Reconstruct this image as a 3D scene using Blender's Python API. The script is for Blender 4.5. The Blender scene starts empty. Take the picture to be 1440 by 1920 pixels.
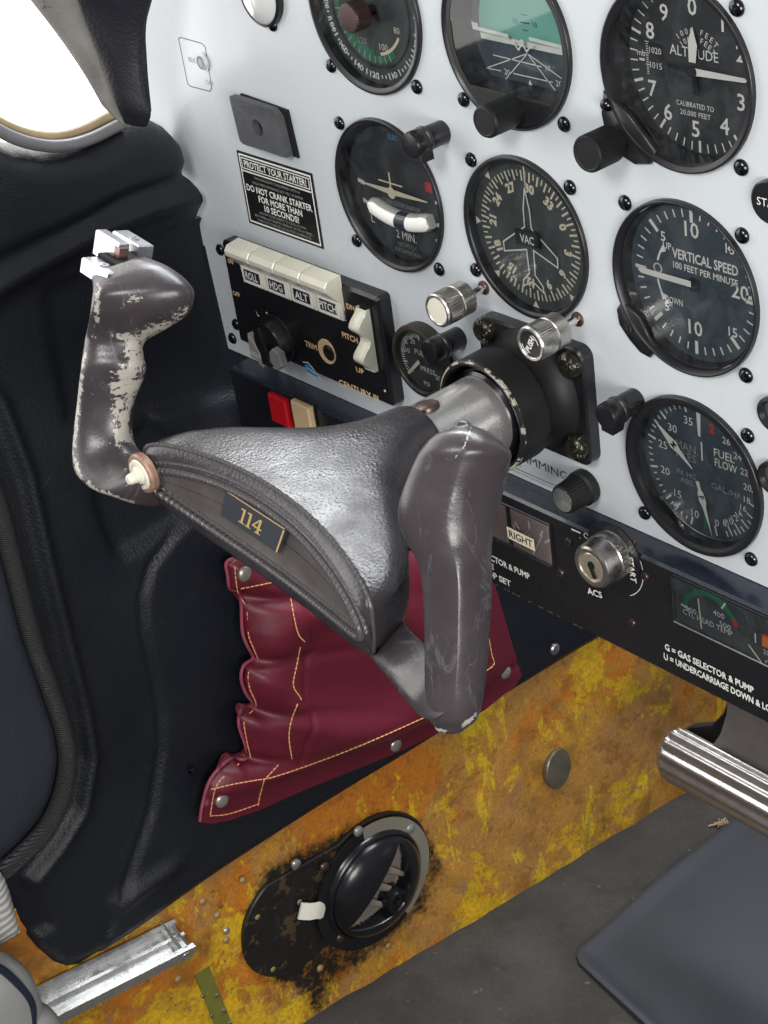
import bpy, bmesh, math, random
import numpy as np
from mathutils import Vector, Matrix
from mathutils.geometry import delaunay_2d_cdt
random.seed(7)
rng = np.random.default_rng(5)
MM = 0.001
sc = bpy.context.scene
COL = sc.collection
sc.view_settings.view_transform = 'Standard'
sc.view_settings.look = 'None'
sc.view_settings.exposure = 0

# ------------------------------------------------------------------ camera (surveyed from the instrument screws, mm)
CAM = np.array([567.128, -518.400, 331.213]); FPX = 3412.1
RC = np.array([[0.6490894, -0.3237801, 0.6883672], [0.7499221, 0.4242212, -0.5075955], [-0.1276706, 0.8456966, 0.5181674]])
cd = bpy.data.cameras.new('camera'); cam = bpy.data.objects.new('camera', cd); COL.objects.link(cam)
M = Matrix([list(RC[i]) + [CAM[i] * MM] for i in range(3)] + [[0, 0, 0, 1]])
cam.matrix_world = M
cd.sensor_fit = 'HORIZONTAL'; cd.sensor_width = 36; cd.lens = 36 * FPX / 1440
cd.clip_start = .01; cd.clip_end = 50
sc.camera = cam

def ray(px, py): return RC @ np.array([(px - 720) / FPX, -(py - 960) / FPX, -1.])
def bp(px, py, ax, val):
    d = ray(px, py); return CAM + (val - CAM[ax]) / d[ax] * d
def bpn(px, py, n, k):            # on the plane n.P = k
    d = ray(px, py); n = np.array(n, float); return CAM + (k - n @ CAM) / (n @ d) * d
def pj(P):
    q = (np.atleast_2d(P) - CAM) @ RC
    return np.stack([720 + FPX * q[:, 0] / -q[:, 2], 960 - FPX * q[:, 1] / -q[:, 2]], 1)

# ------------------------------------------------------------------ materials
def newmat(name):
    m = bpy.data.materials.new(name); m.use_nodes = True
    nt = m.node_tree; b = nt.nodes['Principled BSDF']; return m, nt, b
def N(nt, t, **kw):
    n = nt.nodes.new(t)
    for k, v in kw.items():
        if k in n.inputs: n.inputs[k].default_value = v
        else: setattr(n, k, v)
    return n
def L(nt, a, b): nt.links.new(a, b)
def ramp(nt, fac, stops):
    r = nt.nodes.new('ShaderNodeValToRGB'); els = r.color_ramp.elements
    while len(els) < len(stops): els.new(.5)
    for e, (p, c) in zip(els, stops):
        e.position = p; e.color = (c if len(c) == 4 else tuple(c) + (1,)) if not isinstance(c, float) else (c, c, c, 1)
    L(nt, fac, r.inputs['Fac']); return r.outputs['Color']
def noise(nt, scale, detail=4, rough=.55, dist=0., off=None, sc3=None):
    tc = nt.nodes.new('ShaderNodeTexCoord'); v = tc.outputs['Object']
    if off or sc3:
        mp = nt.nodes.new('ShaderNodeMapping')
        if off: mp.inputs['Location'].default_value = off
        if sc3: mp.inputs['Scale'].default_value = sc3
        L(nt, v, mp.inputs['Vector']); v = mp.outputs['Vector']
    n = N(nt, 'ShaderNodeTexNoise'); n.inputs['Scale'].default_value = scale; n.inputs['Detail'].default_value = detail
    n.inputs['Roughness'].default_value = rough; n.inputs['Distortion'].default_value = dist
    L(nt, v, n.inputs['Vector']); return n.outputs['Fac']
def mix(nt, fac, a, b):
    m = nt.nodes.new('ShaderNodeMix'); m.data_type = 'RGBA'
    for s, v in ((0, fac), (6, a), (7, b)):
        if isinstance(v, (int, float)): m.inputs[s].default_value = v
        elif isinstance(v, tuple): m.inputs[s].default_value = v + (1,) if len(v) == 3 else v
        else: L(nt, v, m.inputs[s])
    return m.outputs[2]
def bump(nt, b, h, strength=.3, dist=.001, prev=None):
    bn = nt.nodes.new('ShaderNodeBump'); bn.inputs['Strength'].default_value = strength; bn.inputs['Distance'].default_value = dist
    L(nt, h, bn.inputs['Height'])
    if prev: L(nt, prev, bn.inputs['Normal'])
    L(nt, bn.outputs['Normal'], b.inputs['Normal']); return bn.outputs['Normal']
def simple(name, col, rough=.5, metal=0., coat=0., bs=0, bstr=.2, var=0., vscale=60, rvar=0., spec=.5, specks=None):
    m, nt, b = newmat(name)
    b.inputs['Base Color'].default_value = tuple(col) + (1,); b.inputs['Roughness'].default_value = rough
    b.inputs['Metallic'].default_value = metal; b.inputs['Coat Weight'].default_value = coat; b.inputs['Coat Roughness'].default_value = .08
    b.inputs['Specular IOR Level'].default_value = spec
    c = None
    if var:
        f = noise(nt, vscale, 5)
        c = mix(nt, f, tuple(max(0, x * (1 - var)) for x in col), tuple(min(1, x * (1 + var)) for x in col))
    if specks:
        sn = noise(nt, specks[0], 6, .7)
        sf = ramp(nt, sn, [(specks[1], 0.), (specks[1] + .02, 1.)])
        c = mix(nt, sf, c if c is not None else tuple(col), specks[2])
    if c is not None: L(nt, c, b.inputs['Base Color'])
    if rvar:
        f2 = noise(nt, vscale * 1.7, 4, off=(3, 1, 2)); L(nt, ramp(nt, f2, [(.3, max(0., rough - rvar)), (.7, min(1., rough + rvar))]), b.inputs['Roughness'])
    if bs: bump(nt, b, noise(nt, bs, 4), bstr, .0006)
    return m

MAT = {}
MAT['panel_white'] = simple('panel_white_paint', (.56, .595, .62),   .28, coat=0., spec=.3, bs=900, bstr=.03, var=.05, vscale=9, rvar=.08, specks=(420, .755, (.22, .2, .18)))
MAT['bezel'] = simple('bezel_black', (.012, .012, .014), .34, bs=2200, bstr=.12, var=.3, rvar=.08, specks=(260, .72, (.12, .12, .12)))
MAT['black'] = simple('black_plastic', (.010, .010, .012), .3, var=.3, rvar=.08, bs=1500, bstr=.06)
MAT['blackmat'] = simple('black_matte', (.009, .009, .010), .5, spec=.35, var=.3, bs=1800, bstr=.1, specks=(420, .70, (.10, .10, .10)))
MAT['dial'] = simple('dial_black', (.030, .032, .035), .6, var=.25, vscale=40)
MAT['dialg'] = simple('dial_slate', (.050, .060, .062), .6, var=.15, vscale=40)
MAT['dialb'] = simple('dial_reflection_blue', (.045, .064, .080), .6, var=.2, vscale=40)  # blue-grey lift in the colour stands in for reflections on the glass
MAT['ink'] = simple('ink_white', (.78, .78, .72), .6)
MAT['inkc'] = simple('ink_cream', (.75, .68, .50), .6)
MAT['inkgold'] = simple('ink_gold', (.80, .55, .30), .5)
MAT['inkgrey'] = simple('ink_grey', (.30, .31, .30), .6)
MAT['inkblack'] = simple('ink_black', (.015, .015, .02), .5)
MAT['green'] = simple('ink_green', (.02, .17, .08), .6)
MAT['yellow'] = simple('ink_yellow', (.62, .50, .12), .6)
MAT['orange'] = simple('ink_orange', (.8, .22, .02), .6)
MAT['red'] = simple('ink_red', (.55, .03, .02), .5)
MAT['blue'] = simple('ink_blue', (.02, .22, .45), .5)
MAT['skyteal'] = simple('horizon_teal', (.17, .46, .37), .5, var=.08)
MAT['chrome'] = simple('polished_steel', (.62, .61, .59), .16, 1., var=.15, vscale=120, rvar=.06)
MAT['alu'] = simple('worn_aluminium', (.52, .50, .47), .34, 1., var=.2, vscale=200, rvar=.1, bs=800, bstr=.08)
MAT['screw'] = simple('black_oxide_steel', (.06, .06, .065), .18, 1., var=.4, vscale=500)
MAT['bronze'] = simple('dark_bronze', (.19, .125, .11), .32, .9, var=.3, vscale=300)
MAT['boltbk'] = simple('chipped_bolt', (.02, .018, .012), .2, .3, specks=(300, .60, (.50, .45, .33)), bs=500, bstr=.4)
MAT['wornrim'] = simple('chipped_black_rim', (.014, .014, .014), .35, .1, specks=(150, .49, (.42, .38, .32)), bs=400, bstr=.3)
MAT['oldrim'] = simple('old_brown_black', (.03, .025, .018), .45, .2, var=.6, vscale=150, specks=(200, .6, (.18, .11, .05)))
MAT['ivory'] = simple('ivory_plastic', (.74, .72, .60), .3, coat=.3, var=.12, vscale=90)
MAT['whitepl'] = simple('white_plastic', (.80, .79, .75), .35)
MAT['redpl'] = simple('red_plastic', (.55, .008, .015), .3)
MAT['cream'] = simple('cream_plastic', (.72, .52, .30), .45, var=.12)
MAT['bluedk'] = simple('dark_navy_trim', (.014, .020, .036), .28, coat=.4, bs=1200, bstr=.1, var=.3, vscale=30, rvar=.1)
MAT['rubber'] = simple('black_rubber', (.022, .022, .024), .55, bs=900, bstr=.3, var=.4, vscale=80)
MAT['foam'] = simple('grey_foam', (.075, .078, .085), .75, bs=700, bstr=.5, var=.4, vscale=150)
MAT['foamclear'] = simple('frosted_broken_plastic', (.30, .29, .28), .4, var=.4, vscale=150)
MAT['paint'] = simple('white_blob', (.75, .72, .62), .45)
MAT['lens'] = simple('frosted_lens', (.62, .63, .63), .15, coat=1., var=.25, vscale=60)
MAT['floor'] = None
MAT['fabric'] = simple('striped_grey_fabric', (.42, .42, .40), .9, var=.3, vscale=200, bs=500, bstr=.6)
MAT['seatgrey'] = simple('grey_vinyl', (.28, .28, .27), .6, bs=500, bstr=.2, var=.1)
MAT['whiteout'] = simple('placard_black', (.010, .010, .011), .35)
MAT['straw'] = simple('dry_straw', (.35, .26, .15), .8, var=.3)
MAT['plug'] = simple('tarnished_plug', (.19, .165, .12), .42, .6, var=.5, vscale=60, bs=300, bstr=.25)
MAT['thread'] = simple('tan_thread', (.72, .36, .16), .7)
MAT['olive'] = simple('olive_primer', (.16, .16, .03), .5, var=.4)
MAT['hole'] = simple('deep_black', (.002, .002, .002), .9)
MAT['taupe'] = simple('taupe_moulding', (.24, .20, .17), .5, var=.2)

def m_glass():
    m, nt, b = newmat('instrument_glass'); nt.nodes.remove(b)
    fr = N(nt, 'ShaderNodeFresnel'); fr.inputs['IOR'].default_value = 1.5
    sm = noise(nt, 25, 3, .5)
    g = N(nt, 'ShaderNodeBsdfGlossy'); g.inputs['Roughness'].default_value = .03
    t = N(nt, 'ShaderNodeBsdfTransparent'); t.inputs['Color'].default_value = (.97, .98, .98, 1)
    mx = nt.nodes.new('ShaderNodeMixShader'); mt = N(nt, 'ShaderNodeMath', operation='MULTIPLY_ADD')
    L(nt, fr.outputs[0], mt.inputs[0]); mt.inputs[1].default_value = .8; mt.inputs[2].default_value = .008
    L(nt, mt.outputs[0], mx.inputs[0]); L(nt, t.outputs[0], mx.inputs[1]); L(nt, g.outputs[0], mx.inputs[2])
    df = N(nt, 'ShaderNodeBsdfDiffuse'); df.inputs['Color'].default_value = (.75, .82, .88, 1); m2 = nt.nodes.new('ShaderNodeMixShader')
    hz = ramp(nt, noise(nt, 45, 7, .7, 1.0), [(.42, .0), (.72, .035)]); L(nt, hz, m2.inputs[0]); L(nt, mx.outputs[0], m2.inputs[1]); L(nt, df.outputs[0], m2.inputs[2])
    L(nt, m2.outputs[0], nt.nodes['Material Output'].inputs['Surface']); return m
MAT['glass'] = m_glass()

def m_leather(name, col, rough, scale, strength, col2, attr=None, wearcol=(.50, .475, .42), big=.25):
    m, nt, b = newmat(name)
    f = noise(nt, 30, 6, .6); c = mix(nt, ramp(nt, f, [(.35, 0.), (.7, 1.)]), col, col2)
    b.inputs['Specular IOR Level'].default_value = .6
    tc = nt.nodes.new('ShaderNodeTexCoord')
    v = N(nt, 'ShaderNodeTexVoronoi'); v.inputs['Scale'].default_value = scale; L(nt, tc.outputs['Object'], v.inputs['Vector'])
    fine = noise(nt, scale * 1.5, 5, .6); bg_ = noise(nt, 55, 4, .6, .6)
    a = N(nt, 'ShaderNodeMath', operation='ADD'); L(nt, v.outputs['Distance'], a.inputs[0]); L(nt, fine, a.inputs[1])
    h = a.outputs[0]
    n1 = bump(nt, b, bg_, big, .002); bump(nt, b, h, strength, .0006, n1)
    L(nt, ramp(nt, noise(nt, 45, 5, .6, off=(1, 2, 3)), [(.3, max(.08, rough - .14)), (.7, rough + .12)]), b.inputs['Roughness'])
    if attr:
        at = nt.nodes.new('ShaderNodeAttribute'); at.attribute_name = attr
        nz = noise(nt, 520, 6, .7); nz2 = noise(nt, 150, 7, .7, .6)
        s0 = N(nt, 'ShaderNodeMath', operation='MULTIPLY_ADD'); L(nt, nz, s0.inputs[0]); s0.inputs[1].default_value = 1.5; L(nt, at.outputs['Fac'], s0.inputs[2])
        s1 = N(nt, 'ShaderNodeMath', operation='MULTIPLY_ADD'); L(nt, nz2, s1.inputs[0]); s1.inputs[1].default_value = 2.1; L(nt, s0.outputs[0], s1.inputs[2])
        w2 = N(nt, 'ShaderNodeMath', operation='MULTIPLY_ADD'); L(nt, s1.outputs[0], w2.inputs[0]); w2.inputs[1].default_value = 18; w2.inputs[2].default_value = -18 * 2.27
        w2.use_clamp = True
        sc1 = noise(nt, 60, 6, .75, 2.5, sc3=(1, 1, .35)); c = mix(nt, ramp(nt, sc1, [(.57, 0.), (.63, .5)]), c, (.13, .12, .125))
        bh = N(nt, 'ShaderNodeMath', operation='MULTIPLY'); L(nt, w2.outputs[0], bh.inputs[0]); bh.inputs[1].default_value = -1
        prevn = b.inputs['Normal'].links[0].from_socket; bump(nt, b, bh.outputs[0], .6, .0004, prevn)
        wc = mix(nt, noise(nt, 120, 4), wearcol, tuple(x * .72 for x in wearcol))
        c = mix(nt, w2.outputs[0], c, wc)
    L(nt, c, b.inputs['Base Color']); return m
MAT['hub'] = m_leather('hub_leather', (.030, .026, .030), .27, 650, .16, (.050, .045, .050), big=.10)
MAT['hubband'] = m_leather('hub_band_vinyl', (.075, .065, .062), .36, 300, .2, (.135, .12, .112), big=.15)
MAT['handle'] = m_leather('handle_worn_paint', (.040, .033, .037), .33, 900, .06, (.058, .048, .051), attr='wear', big=.05)

def m_trim(name, col, rough, gs=.38):
    m, nt, b = newmat(name)
    f = noise(nt, 12, 5, .6); cc = mix(nt, f, tuple(x * .75 for x in col), tuple(x * 1.3 for x in col))
    cc = mix(nt, ramp(nt, noise(nt, 330, 4, .7, off=(5, 5, 5)), [(.715, 0.), (.74, .5)]), cc, (.10, .10, .11)); cc = mix(nt, ramp(nt, noise(nt, 26, 7, .75, 2.0, off=(2, 7, 5), sc3=(1, .4, 1)), [(.64, 0.), (.72, .22)]), cc, (.09, .095, .11))
    L(nt, cc, b.inputs['Base Color'])
    b.inputs['Specular IOR Level'].default_value = .45
    tc = nt.nodes.new('ShaderNodeTexCoord'); v = N(nt, 'ShaderNodeTexVoronoi'); v.inputs['Scale'].default_value = 620
    L(nt, tc.outputs['Object'], v.inputs['Vector']); fine = noise(nt, 1300, 3, .6)
    a = N(nt, 'ShaderNodeMath', operation='ADD'); L(nt, v.outputs['Distance'], a.inputs[0]); L(nt, fine, a.inputs[1])
    bump(nt, b, a.outputs[0], gs, .0005)
    sm = ramp(nt, noise(nt, 7, 5, .6, 1.), [(.4, rough - .07), (.6, rough + .08)])
    L(nt, sm, b.inputs['Roughness']); return m
MAT['trim'] = m_trim('navy_black_moulded_trim', (.0066, .0080, .0125), .46)
MAT['door'] = m_trim('door_dark_vinyl', (.020, .024, .033), .55)
MAT['pillar'] = m_trim('pillar_vinyl', (.012, .013, .019), .5)

def m_maroon():
    m, nt, b = newmat('maroon_leather')
    f = noise(nt, 20, 5, .6); L(nt, mix(nt, f, (.085, .005, .014), (.135, .008, .022)), b.inputs['Base Color'])
    b.inputs['Roughness'].default_value = .46; b.inputs['Specular IOR Level'].default_value = .5
    n1 = bump(nt, b, noise(nt, 40, 4, .6, .5), .22, .002); bump(nt, b, noise(nt, 1200, 4, .6), .18, .0005, n1); return m
MAT['maroon'] = m_maroon()

def m_kick():
    m, nt, b = newmat('stained_yellow_primer')
    c = mix(nt, ramp(nt, noise(nt, 12, 9, .68, .4), [(.40, 0.), (.60, 1.)]), (.62, .325, .04), (.47, .24, .085))
    c = mix(nt, ramp(nt, noise(nt, 8, 9, .66, .6, off=(2, 5, 1)), [(.50, 0.), (.55, .9)]), c, (.66, .21, .012))
    c = mix(nt, ramp(nt, noise(nt, 13, 9, .7, .3, off=(7, 1, 4)), [(.53, 0.), (.56, .9)]), c, (.80, .52, .015))
    c = mix(nt, ramp(nt, noise(nt, 22, 9, .72, .3, off=(3, 8, 2), sc3=(1, 1, .35)), [(.56, 0.), (.58, .9)]), c, (.84, .60, .02))
    c = mix(nt, ramp(nt, noise(nt, 9, 9, .7, .4, off=(4, 3, 9)), [(.52, 0.), (.62, .8)]), c, (.22, .11, .025))
    c = mix(nt, ramp(nt, noise(nt, 34, 9, .75, .3, off=(9, 9, 1)), [(.55, 0.), (.60, .65)]), c, (.33, .11, .02))
    c = mix(nt, ramp(nt, noise(nt, 90, 9, .8, .2, off=(1, 9, 5)), [(.60, 0.), (.63, .85)]), c, (.10, .055, .03))
    c = mix(nt, ramp(nt, noise(nt, 40, 9, .75, .4, off=(6, 2, 5)), [(.62, 0.), (.64, .75)]), c, (.27, .25, .23))
    c = mix(nt, ramp(nt, noise(nt, 18, 8, .7, 3.5, off=(8, 8, 8)), [(.488, 0.), (.50, .55), (.512, 0.)]), c, (.17, .09, .03))
    c = mix(nt, ramp(nt, noise(nt, 300, 6, .8, off=(6, 2, 5)), [(.34, .6), (.60, 0.)]), c, (.22, .11, .035))
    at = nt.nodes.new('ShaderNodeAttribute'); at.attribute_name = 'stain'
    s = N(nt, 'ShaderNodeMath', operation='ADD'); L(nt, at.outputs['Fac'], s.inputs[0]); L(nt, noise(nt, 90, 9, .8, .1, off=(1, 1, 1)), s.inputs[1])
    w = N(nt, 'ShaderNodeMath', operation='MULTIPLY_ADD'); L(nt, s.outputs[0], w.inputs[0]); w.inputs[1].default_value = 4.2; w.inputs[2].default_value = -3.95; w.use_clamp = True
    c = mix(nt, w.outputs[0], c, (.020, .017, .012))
    c = mix(nt, 1., c, (1.0, .97, .92)); nt.nodes[-1].blend_type = 'MULTIPLY'
    L(nt, c, b.inputs['Base Color'])
    L(nt, ramp(nt, noise(nt, 30, 5), [(.3, .2), (.7, .42)]), b.inputs['Roughness'])
    n1 = bump(nt, b, noise(nt, 35, 7, .65, .5), .35, .003); bump(nt, b, noise(nt, 400, 5, .6), .25, .0006, n1); return m
MAT['kick'] = m_kick()
def m_floor():
    m, nt, b = newmat('grey_carpet')
    c = mix(nt, ramp(nt, noise(nt, 10, 6, .6), [(.35, 0.), (.7, 1.)]), (.050, .046, .043), (.105, .099, .092))
    c = mix(nt, ramp(nt, noise(nt, 700, 3, .6), [(.3, .6), (.7, 0.)]), c, (.025, .024, .023))
    c = mix(nt, ramp(nt, noise(nt, 110, 5, .7, off=(4, 4, 4)), [(.66, 0.), (.70, .7)]), c, (.26, .24, .20))
    c = mix(nt, ramp(nt, noise(nt, 22, 8, .7, off=(1, 4, 8)), [(.50, 0.), (.66, .6)]), c, (.03, .028, .026))
    L(nt, c, b.inputs['Base Color']); b.inputs['Roughness'].default_value = .9
    bump(nt, b, noise(nt, 650, 5, .8), .9, .002); return m
MAT['floor'] = m_floor()
MAT['mat'] = simple('blue_grey_rubber_mat', (.036, .040, .050), .6, bs=420, bstr=.35, var=.35, vscale=9, rvar=.1, specks=(160, .73, (.15, .15, .15)))

# ------------------------------------------------------------------ mesh builder (mm)
_txt = {}
def text_mesh(s, bold=0.):
    k = (s, bold)
    if k in _txt: return _txt[k]
    cu = bpy.data.curves.new('t', 'FONT'); cu.body = s; cu.size = 1; cu.resolution_u = 2; cu.offset = bold
    ob = bpy.data.objects.new('t', cu); COL.objects.link(ob)
    dg = bpy.context.evaluated_depsgraph_get(); me = bpy.data.meshes.new_from_object(ob.evaluated_get(dg))
    v = np.array([x.co[:2] for x in me.vertices]); f = [list(p.vertices) for p in me.polygons]
    n = [p.normal.z for p in me.polygons]
    f = [a if z > 0 else a[::-1] for a, z in zip(f, n)]
    bpy.data.objects.remove(ob); bpy.data.curves.remove(cu); bpy.data.meshes.remove(me)
    lo, hi = v.min(0), v.max(0); v = (v - (lo + hi) / 2)
    _txt[k] = (v, f, hi - lo); return _txt[k]

class MB:
    def __init__(s): s.v = []; s.f = []; s.m = []; s.attr = {}
    def add(s, vs, fs, mi=0):
        b = len(s.v); s.v += [tuple(map(float, p)) for p in vs]
        for f in fs: s.f.append([b + i for i in f]); s.m.append(mi)
        return b
    def box(s, c, d, mi=0, rot=None):
        h = np.array(d) / 2; P = np.array([(x, y, z) for x in (-1, 1) for y in (-1, 1) for z in (-1, 1)]) * h
        if rot is not None: P = P @ np.array(rot).T
        s.add(P + np.array(c), [(0, 1, 3, 2), (4, 6, 7, 5), (0, 4, 5, 1), (2, 3, 7, 6), (0, 2, 6, 4), (1, 5, 7, 3)], mi)
    def lathe(s, prof, c=(0, 0, 0), ax=(0, -1, 0), n=48, mi=0, knurl=None, mis=None, sx=1., sz=1.):
        """prof: list of (radius, height along ax)."""
        a = np.array(ax, float); a /= np.linalg.norm(a)
        u = np.cross(a, [0, 0, 1.]); u = np.array([1., 0, 0]) if np.linalg.norm(u) < 1e-3 else u / np.linalg.norm(u)
        w = np.cross(a, u); c = np.array(c, float); V = []
        for i, (r, h) in enumerate(prof):
            for k in range(n):
                t = 2 * math.pi * k / n; rr = r
                if knurl and knurl[0] <= i <= knurl[1] and k % 2: rr = r - knurl[2]
                V.append(c + a * h + u * rr * math.cos(t) * sx + w * rr * math.sin(t) * sz)
        for i in range(len(prof) - 1):
            F = [(i * n + k, i * n + (k + 1) % n, (i + 1) * n + (k + 1) % n, (i + 1) * n + k) for k in range(n)]
            if i == 0: b = s.add(V, F, mis[0] if mis else mi)
            else:
                for f in F: s.f.append([b + q for q in f]); s.m.append(mis[i] if mis else mi)
        for j, rv in ((0, True), (len(prof) - 1, False)):
            if prof[j][0] > 1e-6 and not (knurl and False):
                pass
        return b
    def cyl(s, c, r, h, ax=(0, -1, 0), n=32, mi=0, bev=.0, knurl=None):
        p = [(0, 0), (r, 0), (r, h - bev), (r - bev, h), (0, h)] if bev else [(0, 0), (r, 0), (r, h), (0, h)]
        s.lathe(p, c, ax, n, mi, knurl)
    def tube(s, path, r, n=10, mi=0, closed=False, cap=True):
        P = np.array(path, float); m = len(P)
        rs = np.full(m, r) if np.isscalar(r) else np.array(r, float)
        T = np.gradient(P, axis=0)
        if closed: T = np.roll(P, -1, 0) - np.roll(P, 1, 0)
        T /= np.linalg.norm(T, axis=1)[:, None] + 1e-12
        u = np.cross(T[0], [.3, .5, .8]); u /= np.linalg.norm(u); V = []
        for i in range(m):
            u = u - T[i] * (u @ T[i]); u /= np.linalg.norm(u); w = np.cross(T[i], u)
            for k in range(n):
                t = 2 * math.pi * k / n; V.append(P[i] + rs[i] * (u * math.cos(t) + w * math.sin(t)))
        F = []
        for i in range(m if closed else m - 1):
            j = (i + 1) % m
            F += [(i * n + k, i * n + (k + 1) % n, j * n + (k + 1) % n, j * n + k) for k in range(n)]
        if cap and not closed: F += [tuple(range(n))[::-1], tuple((m - 1) * n + k for k in range(n))]
        s.add(V, F, mi)
    def prism(s, poly, y0, y1, mi=0, bev=0., to=None, side=None):
        """poly: list of (x,z) ccw seen from -Y; y0 back, y1 front."""
        P = np.array(poly, float); n = len(P)
        if bev:
            c = P.mean(0); e1 = np.roll(P, -1, 0) - P; e0 = P - np.roll(P, 1, 0)
            n1 = np.stack([e1[:, 1], -e1[:, 0]], 1); n1 /= np.linalg.norm(n1, axis=1)[:, None]
            n0 = np.stack([e0[:, 1], -e0[:, 0]], 1); n0 /= np.linalg.norm(n0, axis=1)[:, None]
            nn = n0 + n1; nn /= (np.linalg.norm(nn, axis=1) ** 2)[:, None] / 2 + 1e-9
            area = .5 * np.sum(P[:, 0] * np.roll(P[:, 1], -1) - np.roll(P[:, 0], -1) * P[:, 1])
            Q = P - nn * bev * np.sign(area)
            sg = np.sign(y1 - y0)
            rings = [(P, y0), (P, y1 - sg * bev), (Q, y1)]
        else: rings = [(P, y0), (P, y1)]
        V = []
        for R_, y in rings:
            for x, z in R_: V.append((x, y, z) if to is None else to(x, y, z))
        F = []
        for i in range(len(rings) - 1): F += [(i * n + k, i * n + (k + 1) % n, (i + 1) * n + (k + 1) % n, (i + 1) * n + k) for k in range(n)]
        s.add(V, F, mi if side is None else side); b = len(s.v) - len(V)
        s.f.append([b + k for k in range(n)][::-1]); s.m.append(mi)
        s.f.append([b + (len(rings) - 1) * n + k for k in range(n)]); s.m.append(mi)
    # flat marks on a plane facing -Y
    def flat(s, pts, y, mi=0): s.add([(x, y, z) for x, z in pts], [tuple(range(len(pts)))], mi)
    def text(s, t, x, z, y, h, w=None, rot=0., mi=0, bold=0., slant=0.):
        v, f, sz = text_mesh(t, bold); ref = text_mesh('H', 0.)[2][1]
        k = h / ref; kx = k if w is None else w / sz[0]
        c, sn = math.cos(math.radians(rot)), math.sin(math.radians(rot))
        V = []
        for a, b in v:
            a = a * kx + slant * b * k; b = b * k; V.append((x + a * c - b * sn, y, z + a * sn + b * c))
        s.add(V, f, mi)
    def arctext(s, t, r, a0, da, y, h, mi=0, bold=0.):
        for i, ch in enumerate(t):
            if ch == ' ': continue
            a = a0 + i * da; s.text(ch, r * math.sin(math.radians(a)), r * math.cos(math.radians(a)), y, h, rot=-a, mi=mi, bold=bold)
    def tick(s, a, r0, r1, w, y, mi=0, c=(0, 0), w1=None):
        a = math.radians(a); d = np.array([math.sin(a), math.cos(a)]); p = np.array([d[1], -d[0]]); c = np.array(c); w1 = w if w1 is None else w1
        s.flat([c + d * r0 - p * w / 2, c + d * r0 + p * w / 2, c + d * r1 + p * w1 / 2, c + d * r1 - p * w1 / 2], y, mi)
    def arc(s, r0, r1, a0, a1, y, mi=0, c=(0, 0), n=24):
        V = []; F = []
        for i in range(n + 1):
            a = math.radians(a0 + (a1 - a0) * i / n)
            for r in (r0, r1): V.append((c[0] + r * math.sin(a), y, c[1] + r * math.cos(a)))
        for i in range(n): F.append((2 * i, 2 * i + 2, 2 * i + 3, 2 * i + 1))
        s.add(V, F, mi)
    def stroke(s, pts, w, y, mi=0, closed=False):
        P = [np.array(p, float) for p in pts]
        if closed: P.append(P[0])
        for i, (a, b) in enumerate(zip(P, P[1:])):
            d = b - a; l = np.linalg.norm(d); d /= l; p = np.array([-d[1], d[0]]) * w / 2; e = d * w * .35; yy = y - .004 * (i % 7)
            s.flat([a - p - e, b - p + e, b + p + e, a + p - e], yy, mi)
    def disc(s, r, y, mi=0, c=(0, 0), n=48, rz=None):
        rz = rz or r; s.flat([(c[0] + r * math.cos(2 * math.pi * k / n), c[1] + rz * math.sin(2 * math.pi * k / n)) for k in range(n)], y, mi)
    def build(s, name, mats, parent=None, loc=(0, 0, 0), smooth=True, ang=35, normals=True):
        me = bpy.data.meshes.new(name)
        me.from_pydata([(x * MM, y * MM, z * MM) for x, y, z in s.v], [], s.f)
        mats = mats if isinstance(mats, (list, tuple)) else [mats]
        for m in mats: me.materials.append(MAT[m] if isinstance(m, str) else m)
        me.polygons.foreach_set('material_index', [min(i, len(mats) - 1) for i in s.m])
        if smooth:
            me.polygons.foreach_set('use_smooth', [True] * len(s.f))
            if normals:
                bm = bmesh.new(); bm.from_mesh(me); bmesh.ops.recalc_face_normals(bm, faces=bm.faces); bm.to_mesh(me); bm.free()
            me.update()
            try: me.set_sharp_from_angle(angle=math.radians(ang))
            except Exception: pass
        for k, a in s.attr.items():
            at = me.attributes.new(k, 'FLOAT', 'POINT'); at.data.foreach_set('value', a)
        o = bpy.data.objects.new(name, me); COL.objects.link(o); o.location = tuple(c * MM for c in loc)
        if parent is not None: o.parent = parent
        return o
def thing(name, label, cat, loc=(0, 0, 0), group=None):
    o = bpy.data.objects.new(name, None); COL.objects.link(o); o.location = tuple(c * MM for c in loc); o.empty_display_size = .01
    o['label'] = label; o['category'] = cat
    if group: o['group'] = group
    return o
def tag(o, label, cat, group=None):
    o['label'] = label; o['category'] = cat
    if group: o['group'] = group
    return o
def struct(o): o['kind'] = 'structure'; return o
def inst(name, me, parent, loc):
    o = bpy.data.objects.new(name, me); COL.objects.link(o); o.location = tuple(c * MM for c in loc)
    if parent is not None: o.parent = parent
    return o
def cr(P, n):      # Catmull-Rom through points (any dimension)
    P = np.array(P, float); Q = np.vstack([2 * P[0] - P[1], P, 2 * P[-1] - P[-2]]); out = []
    for i in range(1, len(Q) - 2):
        for k in range(n):
            t = k / n; a, b, c, d = Q[i - 1:i + 3]
            out.append(.5 * (2 * b + (c - a) * t + (2 * a - 5 * b + 4 * c - d) * t * t + (3 * b - a - 3 * c + d) * t ** 3))
    out.append(P[-1]); return np.array(out)
def rrect(x0, x1, z0, z1, r, n=5):
    P = []
    for cx, cz, a in ((x1 - r, z1 - r, 0), (x0 + r, z1 - r, 90), (x0 + r, z0 + r, 180), (x1 - r, z0 + r, 270)):
        for k in range(n + 1):
            t = math.radians(a + 90 * k / n); P.append((cx + r * math.cos(t), cz + r * math.sin(t)))
    return P
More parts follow.
